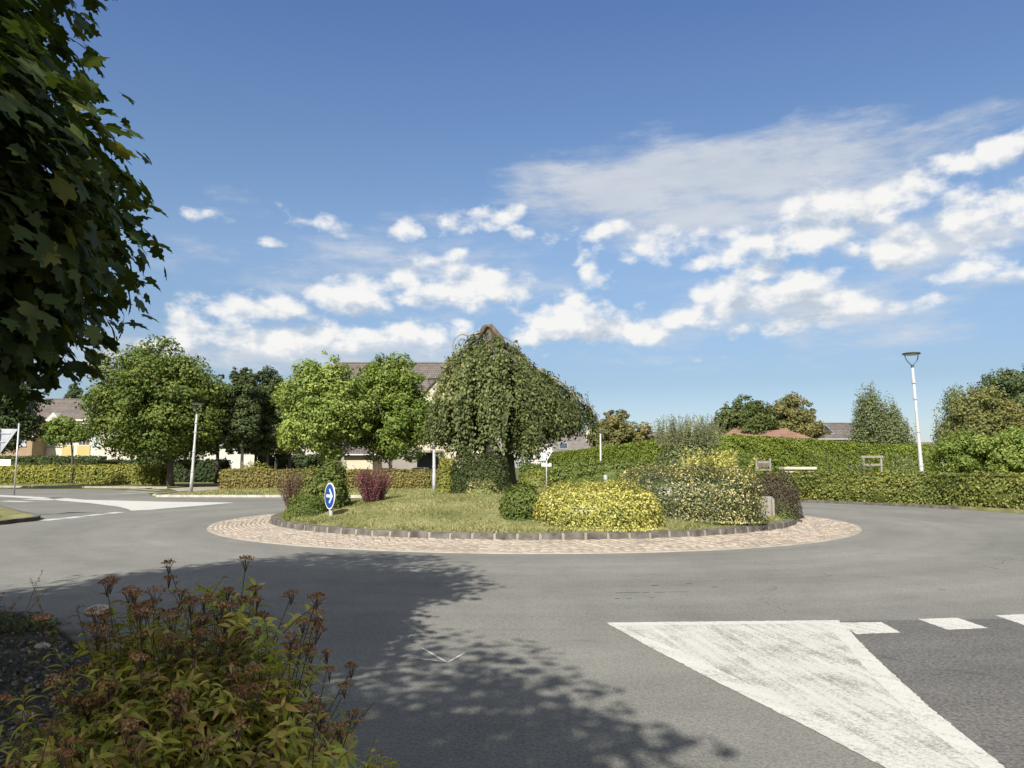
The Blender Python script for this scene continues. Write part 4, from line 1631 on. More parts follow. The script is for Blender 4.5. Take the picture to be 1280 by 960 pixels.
# low hedge beyond the island, right of centre
a = W(655, 600, 50); b = W(840, 600, 47)
hedge('low_hedge', 'dark green low hedge in front of tall hedge beyond golden shrub', [(a[0], 51), (b[0], 47)], 1.3, [1.75, 2.05], M['lf_green'], 76, .13, 200, bump=.14)
shrub_px('yellow_bush', 'small yellow green bush beyond weeping tree trunk', 648, 692, 586, 600, 2.0, M['lf_hedge_yel'], 77, 1500, .12, 2.3, .12, front=48)
shrub_px('yellow_bush', 'bright yellow green bush topping the russet hedge left part', 292, 348, 577, 606, 2.4, M['lf_hedge_yel'], 78, 2200, .14, 2.2, .12, front=57)
# tall conifer hedge
a = W(688, 570, 104); b = W(830, 560, 57); c = W(898, 560, 49)
hedge('tall_hedge', 'tall bright green conifer hedge receding left of grey green bush', [(a[0], 104), (W(745, 560, 80)[0], 80), (b[0], 57.5), (c[0], 49)], 1.4, [3.45, 3.5, 3.55, 3.6], M['lf_thuja'], 79, .14, 210, bump=.1)
a = W(903, 545, 49); b = W(1087, 557, 64)
hedge('tall_hedge', 'tall bright green conifer hedge below the red brown roof', [(a[0], 49.4), (W(1000, 550, 56)[0], 56), (b[0], 64)], 1.4, [3.62, 3.58, 3.45], M['lf_thuja'], 80, .12, 290, bump=.1)
a = W(1093, 557, 64); b = W(1180, 555, 66)
hedge('tall_hedge', 'tall conifer hedge segment between notch and right lamp post', [(a[0], 64), (b[0], 68)], 1.4, [3.4, 3.55], M['lf_thuja'], 81, .14, 210, bump=.1)

# ------------------------------------------------------------------ trees
CONE = [((0, 0, -.3), (.95, .95, .62)), ((0, 0, .2), (.7, .7, .6)), ((0, 0, .6), (.42, .42, .4))]
COLUMN = [((x_, y_, z_), (.10, .12, .30)) for x_, y_, z_ in ((-.55, 0, .62), (-.3, -.2, .78), (-.08, .1, .72), (.12, -.2, .82), (.33, .1, .7), (.52, 0, .6), (.0, .3, .7))] + [((0, 0, -.2), (.9, .9, .75)), ((-.35, 0, .25), (.45, .5, .7)), ((.35, 0, .2), (.45, .5, .72)), ((0, .2, .3), (.45, .5, .68))]
WIDE = [((0, 0, -.1), (.8, .8, .75)), ((-.5, 0, -.1), (.48, .5, .6)), ((.5, 0, -.15), (.48, .5, .6)), ((-.15, 0, .35), (.5, .5, .6))]

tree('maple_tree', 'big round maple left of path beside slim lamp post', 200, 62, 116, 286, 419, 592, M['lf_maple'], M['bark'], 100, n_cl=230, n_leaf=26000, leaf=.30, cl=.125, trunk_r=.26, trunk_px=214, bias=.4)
for i, (px, a0, a1, top, Y, lab) in enumerate(((303, 277, 330, 459, 64, 'dark narrow tree with pale trunk right of big maple'), (334, 308, 362, 462, 67, 'dark narrow tree standing left of yellowish tree'))):
    tree('columnar_tree', lab, px, Y, a0, a1, top, 577, M['lf_dark'], M['bark_pale'] if i == 0 else M['bark'], 101 + i, COLUMN, n_cl=130, n_leaf=9500, leaf=.24, cl=.15, trunk_r=.16, group='dark narrow trees by the path')
# fine upright leader shoots on the columnar trees belong to the crowns already
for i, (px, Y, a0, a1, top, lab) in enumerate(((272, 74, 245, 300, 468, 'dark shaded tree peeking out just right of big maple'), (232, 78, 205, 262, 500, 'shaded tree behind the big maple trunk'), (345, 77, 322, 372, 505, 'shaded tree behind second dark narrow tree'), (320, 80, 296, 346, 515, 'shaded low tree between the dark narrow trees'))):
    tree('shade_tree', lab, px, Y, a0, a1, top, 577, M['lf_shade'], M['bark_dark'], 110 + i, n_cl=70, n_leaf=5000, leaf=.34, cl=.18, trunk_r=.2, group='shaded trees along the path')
tree('yellowing_tree', 'yellowing olive tree between dark narrow tree and light green plane tree', 362, 72, 335, 392, 472, 575, M['lf_olive'], M['bark'], 104, n_cl=90, n_leaf=7500, leaf=.28, cl=.17, trunk_r=.18)
tree('plane_tree', 'light green plane tree with pale trunk across the road', 406, 58, 349, 464, 441, 586, M['lf_plane'], M['bark_pale'], 105, n_cl=150, n_leaf=15000, leaf=.28, cl=.135, trunk_r=.17, trunk_px=426, bias=.42)
tree('plane_tree', 'second green plane tree in front of apartment roof', 489, 61, 432, 547, 438, 592, M['lf_mid'], M['bark_pale'], 106, n_cl=150, n_leaf=15000, leaf=.28, cl=.135, trunk_r=.17, bias=.42)
tree('dark_tree', 'dark shaded tree at left frame edge before cream house', 8, 57, -50, 56, 452, 570, M['lf_shade'], M['bark_dark'], 107, n_cl=100, n_leaf=9000, leaf=.28, cl=.15, trunk_r=.2, trunk_px=-6)
tree('small_tree', 'small flat topped tree before the cream house', 88, 69, 50, 118, 519, 560, M['lf_mid'], M['bark'], 108, WIDE, n_cl=50, n_leaf=2600, leaf=.25, cl=.2, trunk_r=.12, trunk_px=91)
tree('conifer_tree', 'dark conifer tip peeping over cream house roof', 95, 118, 78, 112, 474, 560, M['lf_dark'], M['bark_dark'], 109, CONE, n_cl=60, n_leaf=3500, leaf=.35, cl=.16, trunk_r=.2)
tree('round_tree', 'olive round tree right of the far grey roof', 778, 88, 734, 818, 511, 583, M['lf_autumn'], M['bark'], 120, WIDE, n_cl=90, n_leaf=8000, leaf=.36, cl=.15, trunk_r=.25)
tree('broad_tree', 'dark green tree rising left behind the red brown roof', 925, 98, 884, 972, 494, 575, M['lf_far'], M['bark'], 121, n_cl=90, n_leaf=8000, leaf=.4, cl=.15, trunk_r=.25)
tree('broad_tree', 'darker browning tree rising right behind the red brown roof', 985, 100, 944, 1030, 491, 575, M['lf_autumn'], M['bark'], 122, n_cl=90, n_leaf=8000, leaf=.4, cl=.15, trunk_r=.25)
tree('birch_tree', 'feathery grey green birch between solar roof and right lamp', 1100, 70, 1058, 1141, 480, 575, M['lf_birch'], M['bark_pale'], 123,
     [((-.36, 0, .12), (.46, .5, .86)), ((.18, 0, -.3), (.52, .5, .62)), ((.66, 0, -.4), (.30, .3, .36)), ((-.68, 0, -.42), (.30, .3, .42)), ((.30, .1, .22), (.24, .25, .36))], n_cl=150, n_leaf=11000, leaf=.2, cl=.095, trunk_r=.16, squash=2.0, droop=1.3)
tree('birch_tree', 'loose grey green birch at left of right tree clump', 1203, 52, 1164, 1242, 476, 590, M['lf_birch'], M['bark_pale'], 124, n_cl=80, n_leaf=7500, leaf=.17, cl=.15, trunk_r=.12, squash=1.4, droop=.7)
tree('dark_tree', 'tall dark tree at right frame edge above the bushes', 1268, 50, 1212, 1330, 448, 585, M['lf_dark'], M['bark_dark'], 125, n_cl=120, n_leaf=11000, leaf=.22, cl=.14, trunk_r=.2)
tree('olive_tree', 'olive yellow bushy tree in front of dark right tree', 1224, 46, 1172, 1276, 482, 596, M['lf_olive'], M['bark'], 126, n_cl=120, n_leaf=10000, leaf=.19, cl=.14, trunk_r=.14)
tree('green_bush', 'dark green bush right of tall lamp post', 1192, 40.5, 1160, 1228, 534, 602, M['lf_mid'], M['bark'], 127, n_cl=70, n_leaf=6000, leaf=.14, cl=.17, trunk_r=.1, cat='bush')
tree('green_bush', 'pale green tall bush above right hedge at frame edge', 1256, 39, 1208, 1310, 534, 606, M['lf_plane'], M['bark'], 128, n_cl=90, n_leaf=7500, leaf=.16, cl=.15, trunk_r=.1, squash=1.2, cat='bush')
# rough shrubs between hedge and tall hedge on the right
for i, (px0, px1, t, Y, m, lab) in enumerate(((1000, 1062, 569, 44, 'lf_green', 'rough green shrub left of the wooden barrier'), (1098, 1166, 572, 43, 'lf_birch', 'grey green scrub right of the wooden barrier'), (900, 950, 570, 42, 'lf_green', 'green scrub left of the wooden notice board'), (1052, 1100, 582, 42, 'lf_birch', 'low grey scrub under the wooden barrier'))):
    shrub_px('scrub', lab, px0, px1, t, 600, 2.2, M[m], 140 + i, 2600, .1, 2.0, .2, front=Y, shoots=30, shoot_h=.35, core=.65)

# ------------------------------------------------------------------ houses
def window(root, x, z, w, h, y, frame, pane, bars=1):
    t = .07
    fr = MB()
    fr.box((x, y - .03, z + h / 2 - t / 2), (w, .06, t)).box((x, y - .03, z - h / 2 + t / 2), (w, .06, t))
    fr.box((x - w / 2 + t / 2, y - .03, z), (t, .06, h - 2 * t)).box((x + w / 2 - t / 2, y - .03, z), (t, .06, h - 2 * t))
    for k in range(bars):
        fr.box((x - w / 2 + w * (k + 1) / (bars + 1), y - .03, z), (t * .8, .05, h - 2 * t))
    f = fr.build('window', frame, root)
    MB().box((x, y - .008, z), (w - 2 * t, .012, h - 2 * t)).build('pane', pane, f)
    MB().box((x, y - .06, z - h / 2 - .04), (w + .15, .13, .07)).build('sill', frame, f)
    return f


def gable_house(name, label, xc, Y, w, depth, hw, hr, wallm, roofm, rz=0.0, over=.4, chim=(), wins=(), cat='house', group=None, hip=0.0, skylights=(), solar=None):
    root = empty(name, (xc, Y, 0), label, cat, group, rz)
    x, d = w / 2, depth
    wl = MB()
    if hip:
        wl.box2((-x, 0, 0), (x, d, hw))
    else:
        v = [(-x, 0, 0), (x, 0, 0), (x, d, 0), (-x, d, 0), (-x, 0, hw), (x, 0, hw), (x, d, hw), (-x, d, hw), (-x, d / 2, hr - .1), (x, d / 2, hr - .1)]
        wl.add(v, quads=[(0, 1, 5, 4), (2, 3, 7, 6), (4, 5, 9, 8), (6, 7, 8, 9)], polys=[(1, 2, 6, 9, 5), (3, 0, 4, 8, 7)])
    wl.build('wall', wallm, root)
    sl = (hr - hw) / (d / 2)
    e = over
    t = .16
    rf = MB()
    if hip:
        k = hip
        v = [(-x - e, -e, hw - e * sl), (x + e, -e, hw - e * sl), (x + e, d + e, hw - e * sl), (-x - e, d + e, hw - e * sl), (-x + k, d / 2, hr), (x - k, d / 2, hr)]
        v = [(a_, b_, c_ + .02) for a_, b_, c_ in v]
        rf.add(v, quads=[(0, 1, 5, 4), (2, 3, 4, 5), (3, 2, 1, 0)], tris=[(1, 2, 5), (3, 0, 4)])
    else:
        for sgn in (0, 1):
            ya = -e if sgn == 0 else d + e
            za = hw - e * sl + .02
            v = [(-x - e, ya, za), (x + e, ya, za), (x + e, d / 2, hr + .02), (-x - e, d / 2, hr + .02)]
            v2 = [(a_, b_, c_ + t) for a_, b_, c_ in v]
            qs = [(0, 3, 2, 1), (4, 5, 6, 7), (0, 1, 5, 4), (1, 2, 6, 5), (2, 3, 7, 6), (3, 0, 4, 7)]
            if sgn:
                v = [(a_, b_ + .003, c_) for a_, b_, c_ in v]; v2 = [(a_, b_ + .003, c_) for a_, b_, c_ in v2]
                qs = [q_[::-1] for q_ in qs]
            rf.add(v + v2, quads=qs)
    ro = rf.build('roof', roofm, root)
    if not hip:
        MB().tube([(-x - e, d / 2, hr + t + .02), (x + e, d / 2, hr + t + .02)], .11, 8).build('ridge', roofm, ro)
        MB().tube([(-x - e, -e - .05, hw - e * sl + .02), (x + e, -e - .05, hw - e * sl + .02)], .07, 8).build('gutter', M['white_metal'], ro)
    for (cx_, cy_, cw, ch) in chim:
        zc = hw + sl * (cy_ if cy_ < d / 2 else d - cy_)
        c = MB().box((cx_, cy_, zc + ch / 2 - .4), (cw, cw * .8, ch + .8)).build('chimney', M['wall_pale'], ro)
        MB().box((cx_, cy_, zc + ch + .06), (cw + .16, cw * .8 + .16, .12)).build('chimney_cap', M['pot'], c)
        MB().tube([(cx_, cy_, zc + ch + .1), (cx_, cy_, zc + ch + .45)], .12, 8).build('chimney_pot', M['roof_red'], c)
    nrm = Vector((0, -sl, 1)).normalized()
    for (sx, sy, sw, sh) in skylights:
        c0 = (sx, sy, hw + sl * sy + t + .02)
        def sp(u_, v_, o_):
            return (c0[0] + u_, c0[1] + v_ / math.hypot(1, sl) - sl * o_ / math.hypot(1, sl), c0[2] + v_ * sl / math.hypot(1, sl) + o_ / math.hypot(1, sl))
        def slab(w_, h_, o0, o1):
            vs = [sp(-w_ / 2, -h_ / 2, o0), sp(w_ / 2, -h_ / 2, o0), sp(w_ / 2, h_ / 2, o0), sp(-w_ / 2, h_ / 2, o0), sp(-w_ / 2, -h_ / 2, o1), sp(w_ / 2, -h_ / 2, o1), sp(w_ / 2, h_ / 2, o1), sp(-w_ / 2, h_ / 2, o1)]
            return MB().add(vs, quads=[(0, 3, 2, 1), (4, 5, 6, 7), (0, 1, 5, 4), (1, 2, 6, 5), (2, 3, 7, 6), (3, 0, 4, 7)])
        s_ = slab(sw, sh, -.02, .07).build('skylight', M['curtain'] if not solar else M['grey_metal'], ro)
        slab(sw * .94, sh * .92, .071, .08).build('solar_panel' if solar else 'skylight_pane', M['solar'] if solar else M['glass'], s_)
    for (wx, wz, ww, wh, pm) in wins:
        window(root, wx, wz, ww, wh, -.002, M['white_metal'], M[pm])
    return root


# cream house at left
Yh = 100.0
xl, xr = W(20, 560, Yh)[0], W(176, 560, Yh)[0]
zf = lambda py, Y=Yh: W(640, py, Y)[2]
xf = lambda px, Y=Yh: W(px, 560, Y)[0]
xc = (xl + xr) / 2
ch = gable_house('cream_house', 'cream rendered house with brown tiled roof behind far left hedges', xc, Yh, xr - xl, 9.0, zf(527), zf(497) , M['wall_pale'], M['roof_brown'],
                 wins=[(xf(65) - xc, zf(552), 2.0, 1.3, 'curtain'), (xf(120) - xc, zf(551), 1.0, 1.4, 'curtain'), (xf(142) - xc, zf(551), 1.4, 1.3, 'glass'), (xf(142) - xc, zf(535), 1.3, 1.0, 'glass')],
                 chim=((xf(150) - xc, 5.5, .8, 1.0),))
# pale ridge strip down the roof
sl_ = (zf(497) - zf(527)) / 4.5
xs_ = xf(103) - xc
MB().add([(xs_ - .07, -.35, zf(527) - .35 * sl_ + .185), (xs_ + .07, -.35, zf(527) - .35 * sl_ + .185), (xs_ + .12, 4.45, zf(497) + .15), (xs_ - .02, 4.45, zf(497) + .15)], quads=[(0, 1, 2, 3)]).build('verge_strip', M['pot'], ch)
# small white dormer gable
gx = xf(65) - xc
gz0, gz1 = zf(531), zf(515.5)
v = [(gx - 1.5, -.25, gz0 - 1.2), (gx + 1.5, -.25, gz0 - 1.2), (gx + 1.5, -.25, gz0), (gx, -.25, gz1), (gx - 1.5, -.25, gz0),
     (gx - 1.5, 2.2, gz0 - 1.2), (gx + 1.5, 2.2, gz0 - 1.2), (gx + 1.5, 2.2, gz0), (gx, 2.2, gz1), (gx - 1.5, 2.2, gz0)]
MB().add(v, polys=[(0, 1, 2, 3, 4), (9, 8, 7, 6, 5)], quads=[(0, 5, 6, 1), (1, 6, 7, 2), (2, 7, 8, 3), (3, 8, 9, 4), (4, 9, 5, 0)]).build('dormer', M['wall_white'], ch)
for (pa, pb) in ((78, 92), (97, 113)):
    x0, x1 = xf(pa) - xc, xf(pb) - xc
    MB().box(((x0 + x1) / 2, -.05, (zf(566) + zf(557)) / 2 - 1.0), (x1 - x0, .1, zf(557) - zf(566) + 2.0)).build('balcony_panel', M['wall_yellow'], ch)
    window(ch, (x0 + x1) / 2, zf(551.5), x1 - x0 - .2, 1.1, -.002, M['wall_cream'], M['glass'], 2)
MB().box((xf(105) - xc, -.35, zf(525.5)), (3.6, .5, .25)).build('canopy', M['wall_white'], ch)
# orange tinted left wing
xw0, xw1 = xf(-40, 97), xf(40, 97)
gable_house('orange_wing_house', 'low orange rendered house left of the cream house', (xw0 + xw1) / 2, 97.0, xw1 - xw0, 8, zf(544, 97), zf(520, 97), M['wall_orange'], M['roof_brown'],
            wins=[(xf(26, 97) - (xw0 + xw1) / 2, zf(552, 97), 1.3, 1.1, 'curtain'), (xf(4, 97) - (xw0 + xw1) / 2, zf(552, 97), 1.3, 1.1, 'curtain')])

# apartment building behind plane trees
Ya = 76.0
xa0, xa1 = W(405, 520, Ya)[0], W(640, 520, Ya)[0]
xc = (xa0 + xa1) / 2
za = lambda py: W(640, py, Ya)[2]
hr_a = W(640, 456, Ya + 6)[2]
ap = gable_house('apartment_house', 'long apartment house with brown tiled roof behind plane trees', xc, Ya, xa1 - xa0, 12.0, za(502), hr_a, M['wall_grey'], M['roof_brown'],
                 wins=[(W(p_, 520, Ya)[0] - xc, za(q_), 1.2, 1.4, 'glass') for p_ in (430, 455, 480, 505) for q_ in (525, 552)], cat='building')
# projecting front gable
xg0, xg1, xgm = W(522, 520, Ya - 3)[0] - xc, W(604, 520, Ya - 3)[0] - xc, W(563, 520, Ya - 3)[0] - xc
zg0, zg1 = W(640, 500, Ya - 3)[2], W(640, 456.5, Ya - 3)[2]
MB().add([(xg0, -3, 0), (xg1, -3, 0), (xg1, -3, zg0), (xgm, -3, zg1), (xg0, -3, zg0), (xg0, 5.8, 0), (xg1, 5.8, 0), (xg1, 5.8, zg0), (xgm, 5.8, zg1), (xg0, 5.8, zg0)],
         polys=[(0, 1, 2, 3, 4), (9, 8, 7, 6, 5)], quads=[(1, 6, 7, 2), (5, 0, 4, 9), (2, 7, 8, 3), (4, 3, 8, 9)]).build('gable_wall', M['wall_cream'], ap)
for (xa_, sgn) in ((xg0, -1), (xg1, 1)):
    v0 = [(xa_ + sgn * .25, -3.25, zg0 - .25), (xgm, -3.25, zg1 + .03), (xgm, 5.8, zg1 + .03), (xa_ + sgn * .25, 5.8, zg0 - .25)]
    v1 = [(a_, b_, c_ + .18) for a_, b_, c_ in v0]
    MB().add(v0 + v1, quads=[(0, 3, 2, 1), (4, 5, 6, 7), (0, 1, 5, 4), (1, 2, 6, 5), (2, 3, 7, 6), (3, 0, 4, 7)]).build('gable_roof', M['roof_brown'], ap)
for q_ in (520, 545):
    window(ap, (xg0 + xgm) / 2 + .3, W(640, q_, Ya - 3)[2], 1.2, 1.4, -3.002, M['white_metal'], M['glass'])
# dark car port at the foot
MB().box2((W(522, 570, Ya - 3)[0] - xc, -3.06, 0), (W(548, 570, Ya - 3)[0] - xc, -3.003, 2.9)).build('garage_door', M['dark_metal'], ap)
MB().box2((W(508, 570, Ya - 4)[0] - xc, -5.2, 2.95), (W(552, 570, Ya - 4)[0] - xc, -3.01, 3.15)).build('porch_roof', M['wall_grey'], ap)
# pale lit annex
xe0, xe1 = W(430, 570, 69)[0], W(466, 570, 69)[0]
gable_house('garage', 'low sunlit cream garage right of plane tree trunk', (xe0 + xe1) / 2, 69.0, xe1 - xe0, 5.0, W(640, 567, 69)[2], W(640, 556, 71)[2], M['wall_cream'], M['roof_brown'], cat='garage')
# white low house behind the tree trunks
xe0, xe1 = W(284, 570, 98)[0], W(428, 570, 98)[0]
xc2 = (xe0 + xe1) / 2
gable_house('white_house', 'low white house glimpsed between the dark tree trunks', xc2, 98.0, xe1 - xe0, 9.0, W(640, 553, 98)[2], W(640, 530, 102)[2], M['wall_white'], M['roof_grey'],
            wins=[(W(p_, 560, 98)[0] - xc2, W(640, 562, 98)[2], 1.3, 1.2, 'glass') for p_ in (330, 372)])
xe0, xe1 = W(60, 570, 118)[0], W(290, 570, 118)[0]
gable_house('white_house', 'long low white house hidden behind the big maple trunk', (xe0 + xe1) / 2, 118.0, xe1 - xe0, 9.0, W(640, 556, 118)[2], W(640, 540, 122)[2], M['wall_white'], M['roof_brown'])

# far houses in the middle and right
Yg = 125.0
x0, x1 = W(690, 560, Yg)[0], W(744, 560, Yg)[0]
gh = gable_house('grey_roof_house', 'house with plain grey roof and skylight beyond weeping tree', (x0 + x1) / 2, Yg, x1 - x0, 9, 3.6, W(640, 541, Yg + 4.5)[2] - .18, M['wall_white'], M['roof_grey'], over=.1,
                 chim=((W(738, 550, Yg)[0] - (x0 + x1) / 2, 3.0, .95, 2.0),), skylights=((W(705, 560, Yg)[0] - (x0 + x1) / 2, 1.6, 1.4, 1.5),))
x0, x1 = W(655, 560, 112)[0], W(690, 560, 112)[0]
gable_house('pale_house', 'pale gabled house half hidden by weeping tree trunk', (x0 + x1) / 2, 112.0, x1 - x0, 7, W(640, 556, 112)[2], W(640, 546, 112)[2], M['wall_white'], M['roof_grey'], over=.2,
            wins=[(0.6, 3.2, 1.2, 1.3, 'curtain'), (-1.2, 3.2, 1.0, 1.3, 'glass')])
Yr = 92.0
x0, x1 = W(903, 560, Yr)[0], W(1022, 560, Yr)[0]
gable_house('red_roof_house', 'house with hipped red brown tiled roof above tall hedge', (x0 + x1) / 2, Yr, x1 - x0, 9.5, W(640, 550, Yr)[2], W(640, 533.5, Yr + 4.7)[2], M['wall_cream'], M['roof_red'], hip=3.0, over=.4,
            chim=((W(928, 550, Yr)[0] - (x0 + x1) / 2, 4.75, .6, .35),))
x0, x1 = W(1016, 560, 98)[0], W(1085, 560, 98)[0]
xcs = (x0 + x1) / 2
gable_house('solar_roof_house', 'house with dark solar panel on brown roof left of birch', xcs, 98.0, x1 - x0, 9, W(640, 548, 98)[2], W(640, 531, 102.5)[2], M['wall_cream'], M['roof_brown'], over=.3,
            skylights=((W(1035, 550, 98)[0] - xcs, 2.4, 2.6, 3.0),), solar=True)
x0, x1 = W(806, 560, 120)[0], W(862, 560, 120)[0]
gable_house('brown_roof_house', 'low brown roof showing between olive tree and grey green bush', (x0 + x1) / 2, 120.0, x1 - x0, 9, 4.2, W(640, 542, 124.5)[2], M['wall_cream'], M['roof_brown'], over=.3, chim=((W(832, 550, 120)[0] - (x0 + x1) / 2, 2.0, .5, .3),))
x0, x1 = W(1126, 560, 112)[0], W(1190, 560, 112)[0]
gable_house('brown_roof_house', 'low brown roof just left of right lamp post base', (x0 + x1) / 2, 112.0, x1 - x0, 9, 3.2, W(640, 555, 116.5)[2], M['wall_cream'], M['roof_grey'], over=.3, chim=((W(1140, 550, 112)[0] - (x0 + x1) / 2, 1.6, .6, .5),))

# ------------------------------------------------------------------ small furniture behind right hedge
p = W(954, 580, 40.5)
root = empty('notice_board', (p[0], 40.5, 0), 'small dark wooden notice board on two posts behind brown shrub', 'notice board')
zt = W(954, 573, 40.5)[2]
for s in (-1, 1):
    MB().box((s * .36, 0, zt / 2), (.09, .09, zt)).build('post', M['wood_grey'], root, bevel=.01)
MB().box((0, 0, zt - .28), (.63, .06, .34)).build('panel', M['wood_brown'], root)
MB().box((0, -.033, zt - .20), (.56, .006, .10)).build('pale_strip', M['wood_grey'], root)
MB().box((0, -.005, zt - .60), (.63, .05, .08)).build('rail', M['wood_grey'], root)

p = W(999, 588, 37.6)
root = empty('stone_table', (p[0], 37.8, 0), 'pale concrete table slab on two blocks behind right hedge', 'table')
zt = W(999, 583.5, 37.8)[2]
wtab = 40 / F_PX * 37.8
MB().box((0, 0, zt - .07), (wtab, .8, .13)).build('top', M['pot'], root, bevel=.015)
for x, w in ((-wtab * .30, .5), (wtab * .33, .42)):
    MB().box((x, 0, (zt - .135) / 2), (w, .6, zt - .135)).build('leg', M['wall_cream'], root)

p = W(1090, 575, 44)
root = empty('wooden_barrier', (p[0], 44, 0), 'open grey wooden barrier of two posts and rails before tall hedge', 'barrier')
zt = W(1090, 569.5, 44)[2]; zb_ = W(1090, 581, 44)[2]
ww = 27 / F_PX * 44
for s in (-1, 1):
    MB().box((s * (ww / 2 - .12), 0, zt / 2 - .07), (.1, .1, zt - .14)).build('post', M['wood_grey'], root)
MB().box((0, 0, zt - .07), (ww, .14, .13)).build('top_rail', M['wood_grey'], root, bevel=.01)
MB().box((0, -.06, zb_), (ww - .3, .04, .12)).build('lower_rail', M['wood_grey'], root, bevel=.01)

# ------------------------------------------------------------------ parked car behind hedge
def car():
    p = W(526, 584, 63)
    root = empty('parked_car', (p[0], 63, 0), 'pale car parked behind russet hedge below apartment house', 'car', rz=.12)
    z0 = .42
    prof = [(-.86, .25), (.86, .25), (.88, .55), (.84, .9), (.80, .98), (-.80, .98), (-.84, .9), (-.88, .55)]
    def lofty(sections):
        n = len(sections[0]); v = [pt for s_ in sections for pt in s_]
        q = []
        for i in range(len(sections) - 1):
            for j in range(n):
                k = (j + 1) % n
                q.append((i * n + j, i * n + k, (i + 1) * n + k, (i + 1) * n + j))
        return MB().add(v, quads=q, polys=[tuple(range(n))[::-1], tuple((len(sections) - 1) * n + j for j in range(n))])
    secs = []
    for y, zs, ws in ((0, .62, .86), (.15, .78, .95), (1.0, .88, 1.0), (2.2, 1.0, 1.0), (3.6, 1.0, 1.0), (4.1, .95, .95)):
        secs.append([(x * ws, y, .25 + (z - .25) * zs) for x, z in prof])
    lofty(secs).build('body', M['car_paint'], root, smooth=False, bevel=.03)
    cab = lofty([[(-.78, .9, .92), (.78, .9, .92), (.76, .95, .95), (-.76, .95, .95)], [(-.74, 1.25, .95), (.74, 1.25, .95), (.66, 1.3, 1.25), (-.66, 1.3, 1.25)], [(-.74, 1.75, .95), (.74, 1.75, .95), (.60, 1.75, 1.52), (-.60, 1.75, 1.52)], [(-.75, 3.2, .95), (.75, 3.2, .95), (.60, 3.2, 1.53), (-.60, 3.2, 1.53)], [(-.76, 4.0, .95), (.76, 4.0, .95), (.66, 3.8, 1.1), (-.66, 3.8, 1.1)]]).build('cabin', M['glass'], root)
    MB().add([(-.62, 1.68, 1.53), (.62, 1.68, 1.53), (.62, 3.3, 1.54), (-.62, 3.3, 1.54), (-.56, 1.72, 1.57), (.56, 1.72, 1.57), (.56, 3.26, 1.58), (-.56, 3.26, 1.58)], quads=[(4, 5, 6, 7), (0, 1, 5, 4), (1, 2, 6, 5), (2, 3, 7, 6), (3, 0, 4, 7)]).build('roof', M['car_paint'], root)
    for s in (-1, 1):
        MB().tube([(s * .79, .92, .93), (s * .70, 1.3, 1.24), (s * .635, 1.7, 1.535)], .04, 6).build('pillar', M['car_paint'], root)
        MB().box((s * .62, .0, .60), (.34, .06, .14)).build('headlight', M['lens'], root)
        MB().box((s * .93, 1.15, 1.02), (.16, .1, .12)).build('mirror', M['car_paint'], root, bevel=.02)
        for y in (.75, 3.3):
            w = MB().tube([(s * .70, y, .32), (s * .89, y, .32)], .32, 20).build('wheel', M['tyre'], root)
            MB().tube([(s * .891, y, .32), (s * .90, y, .32)], .2, 16).build('rim', M['grey_metal'], w)
    MB().box((0, -.012, .46), (.5, .02, .11)).build('number_plate', M['sign_white'], root)
    MB().box((0, -.005, .6), (.7, .03, .1)).build('grille', M['tyre'], root)


car()

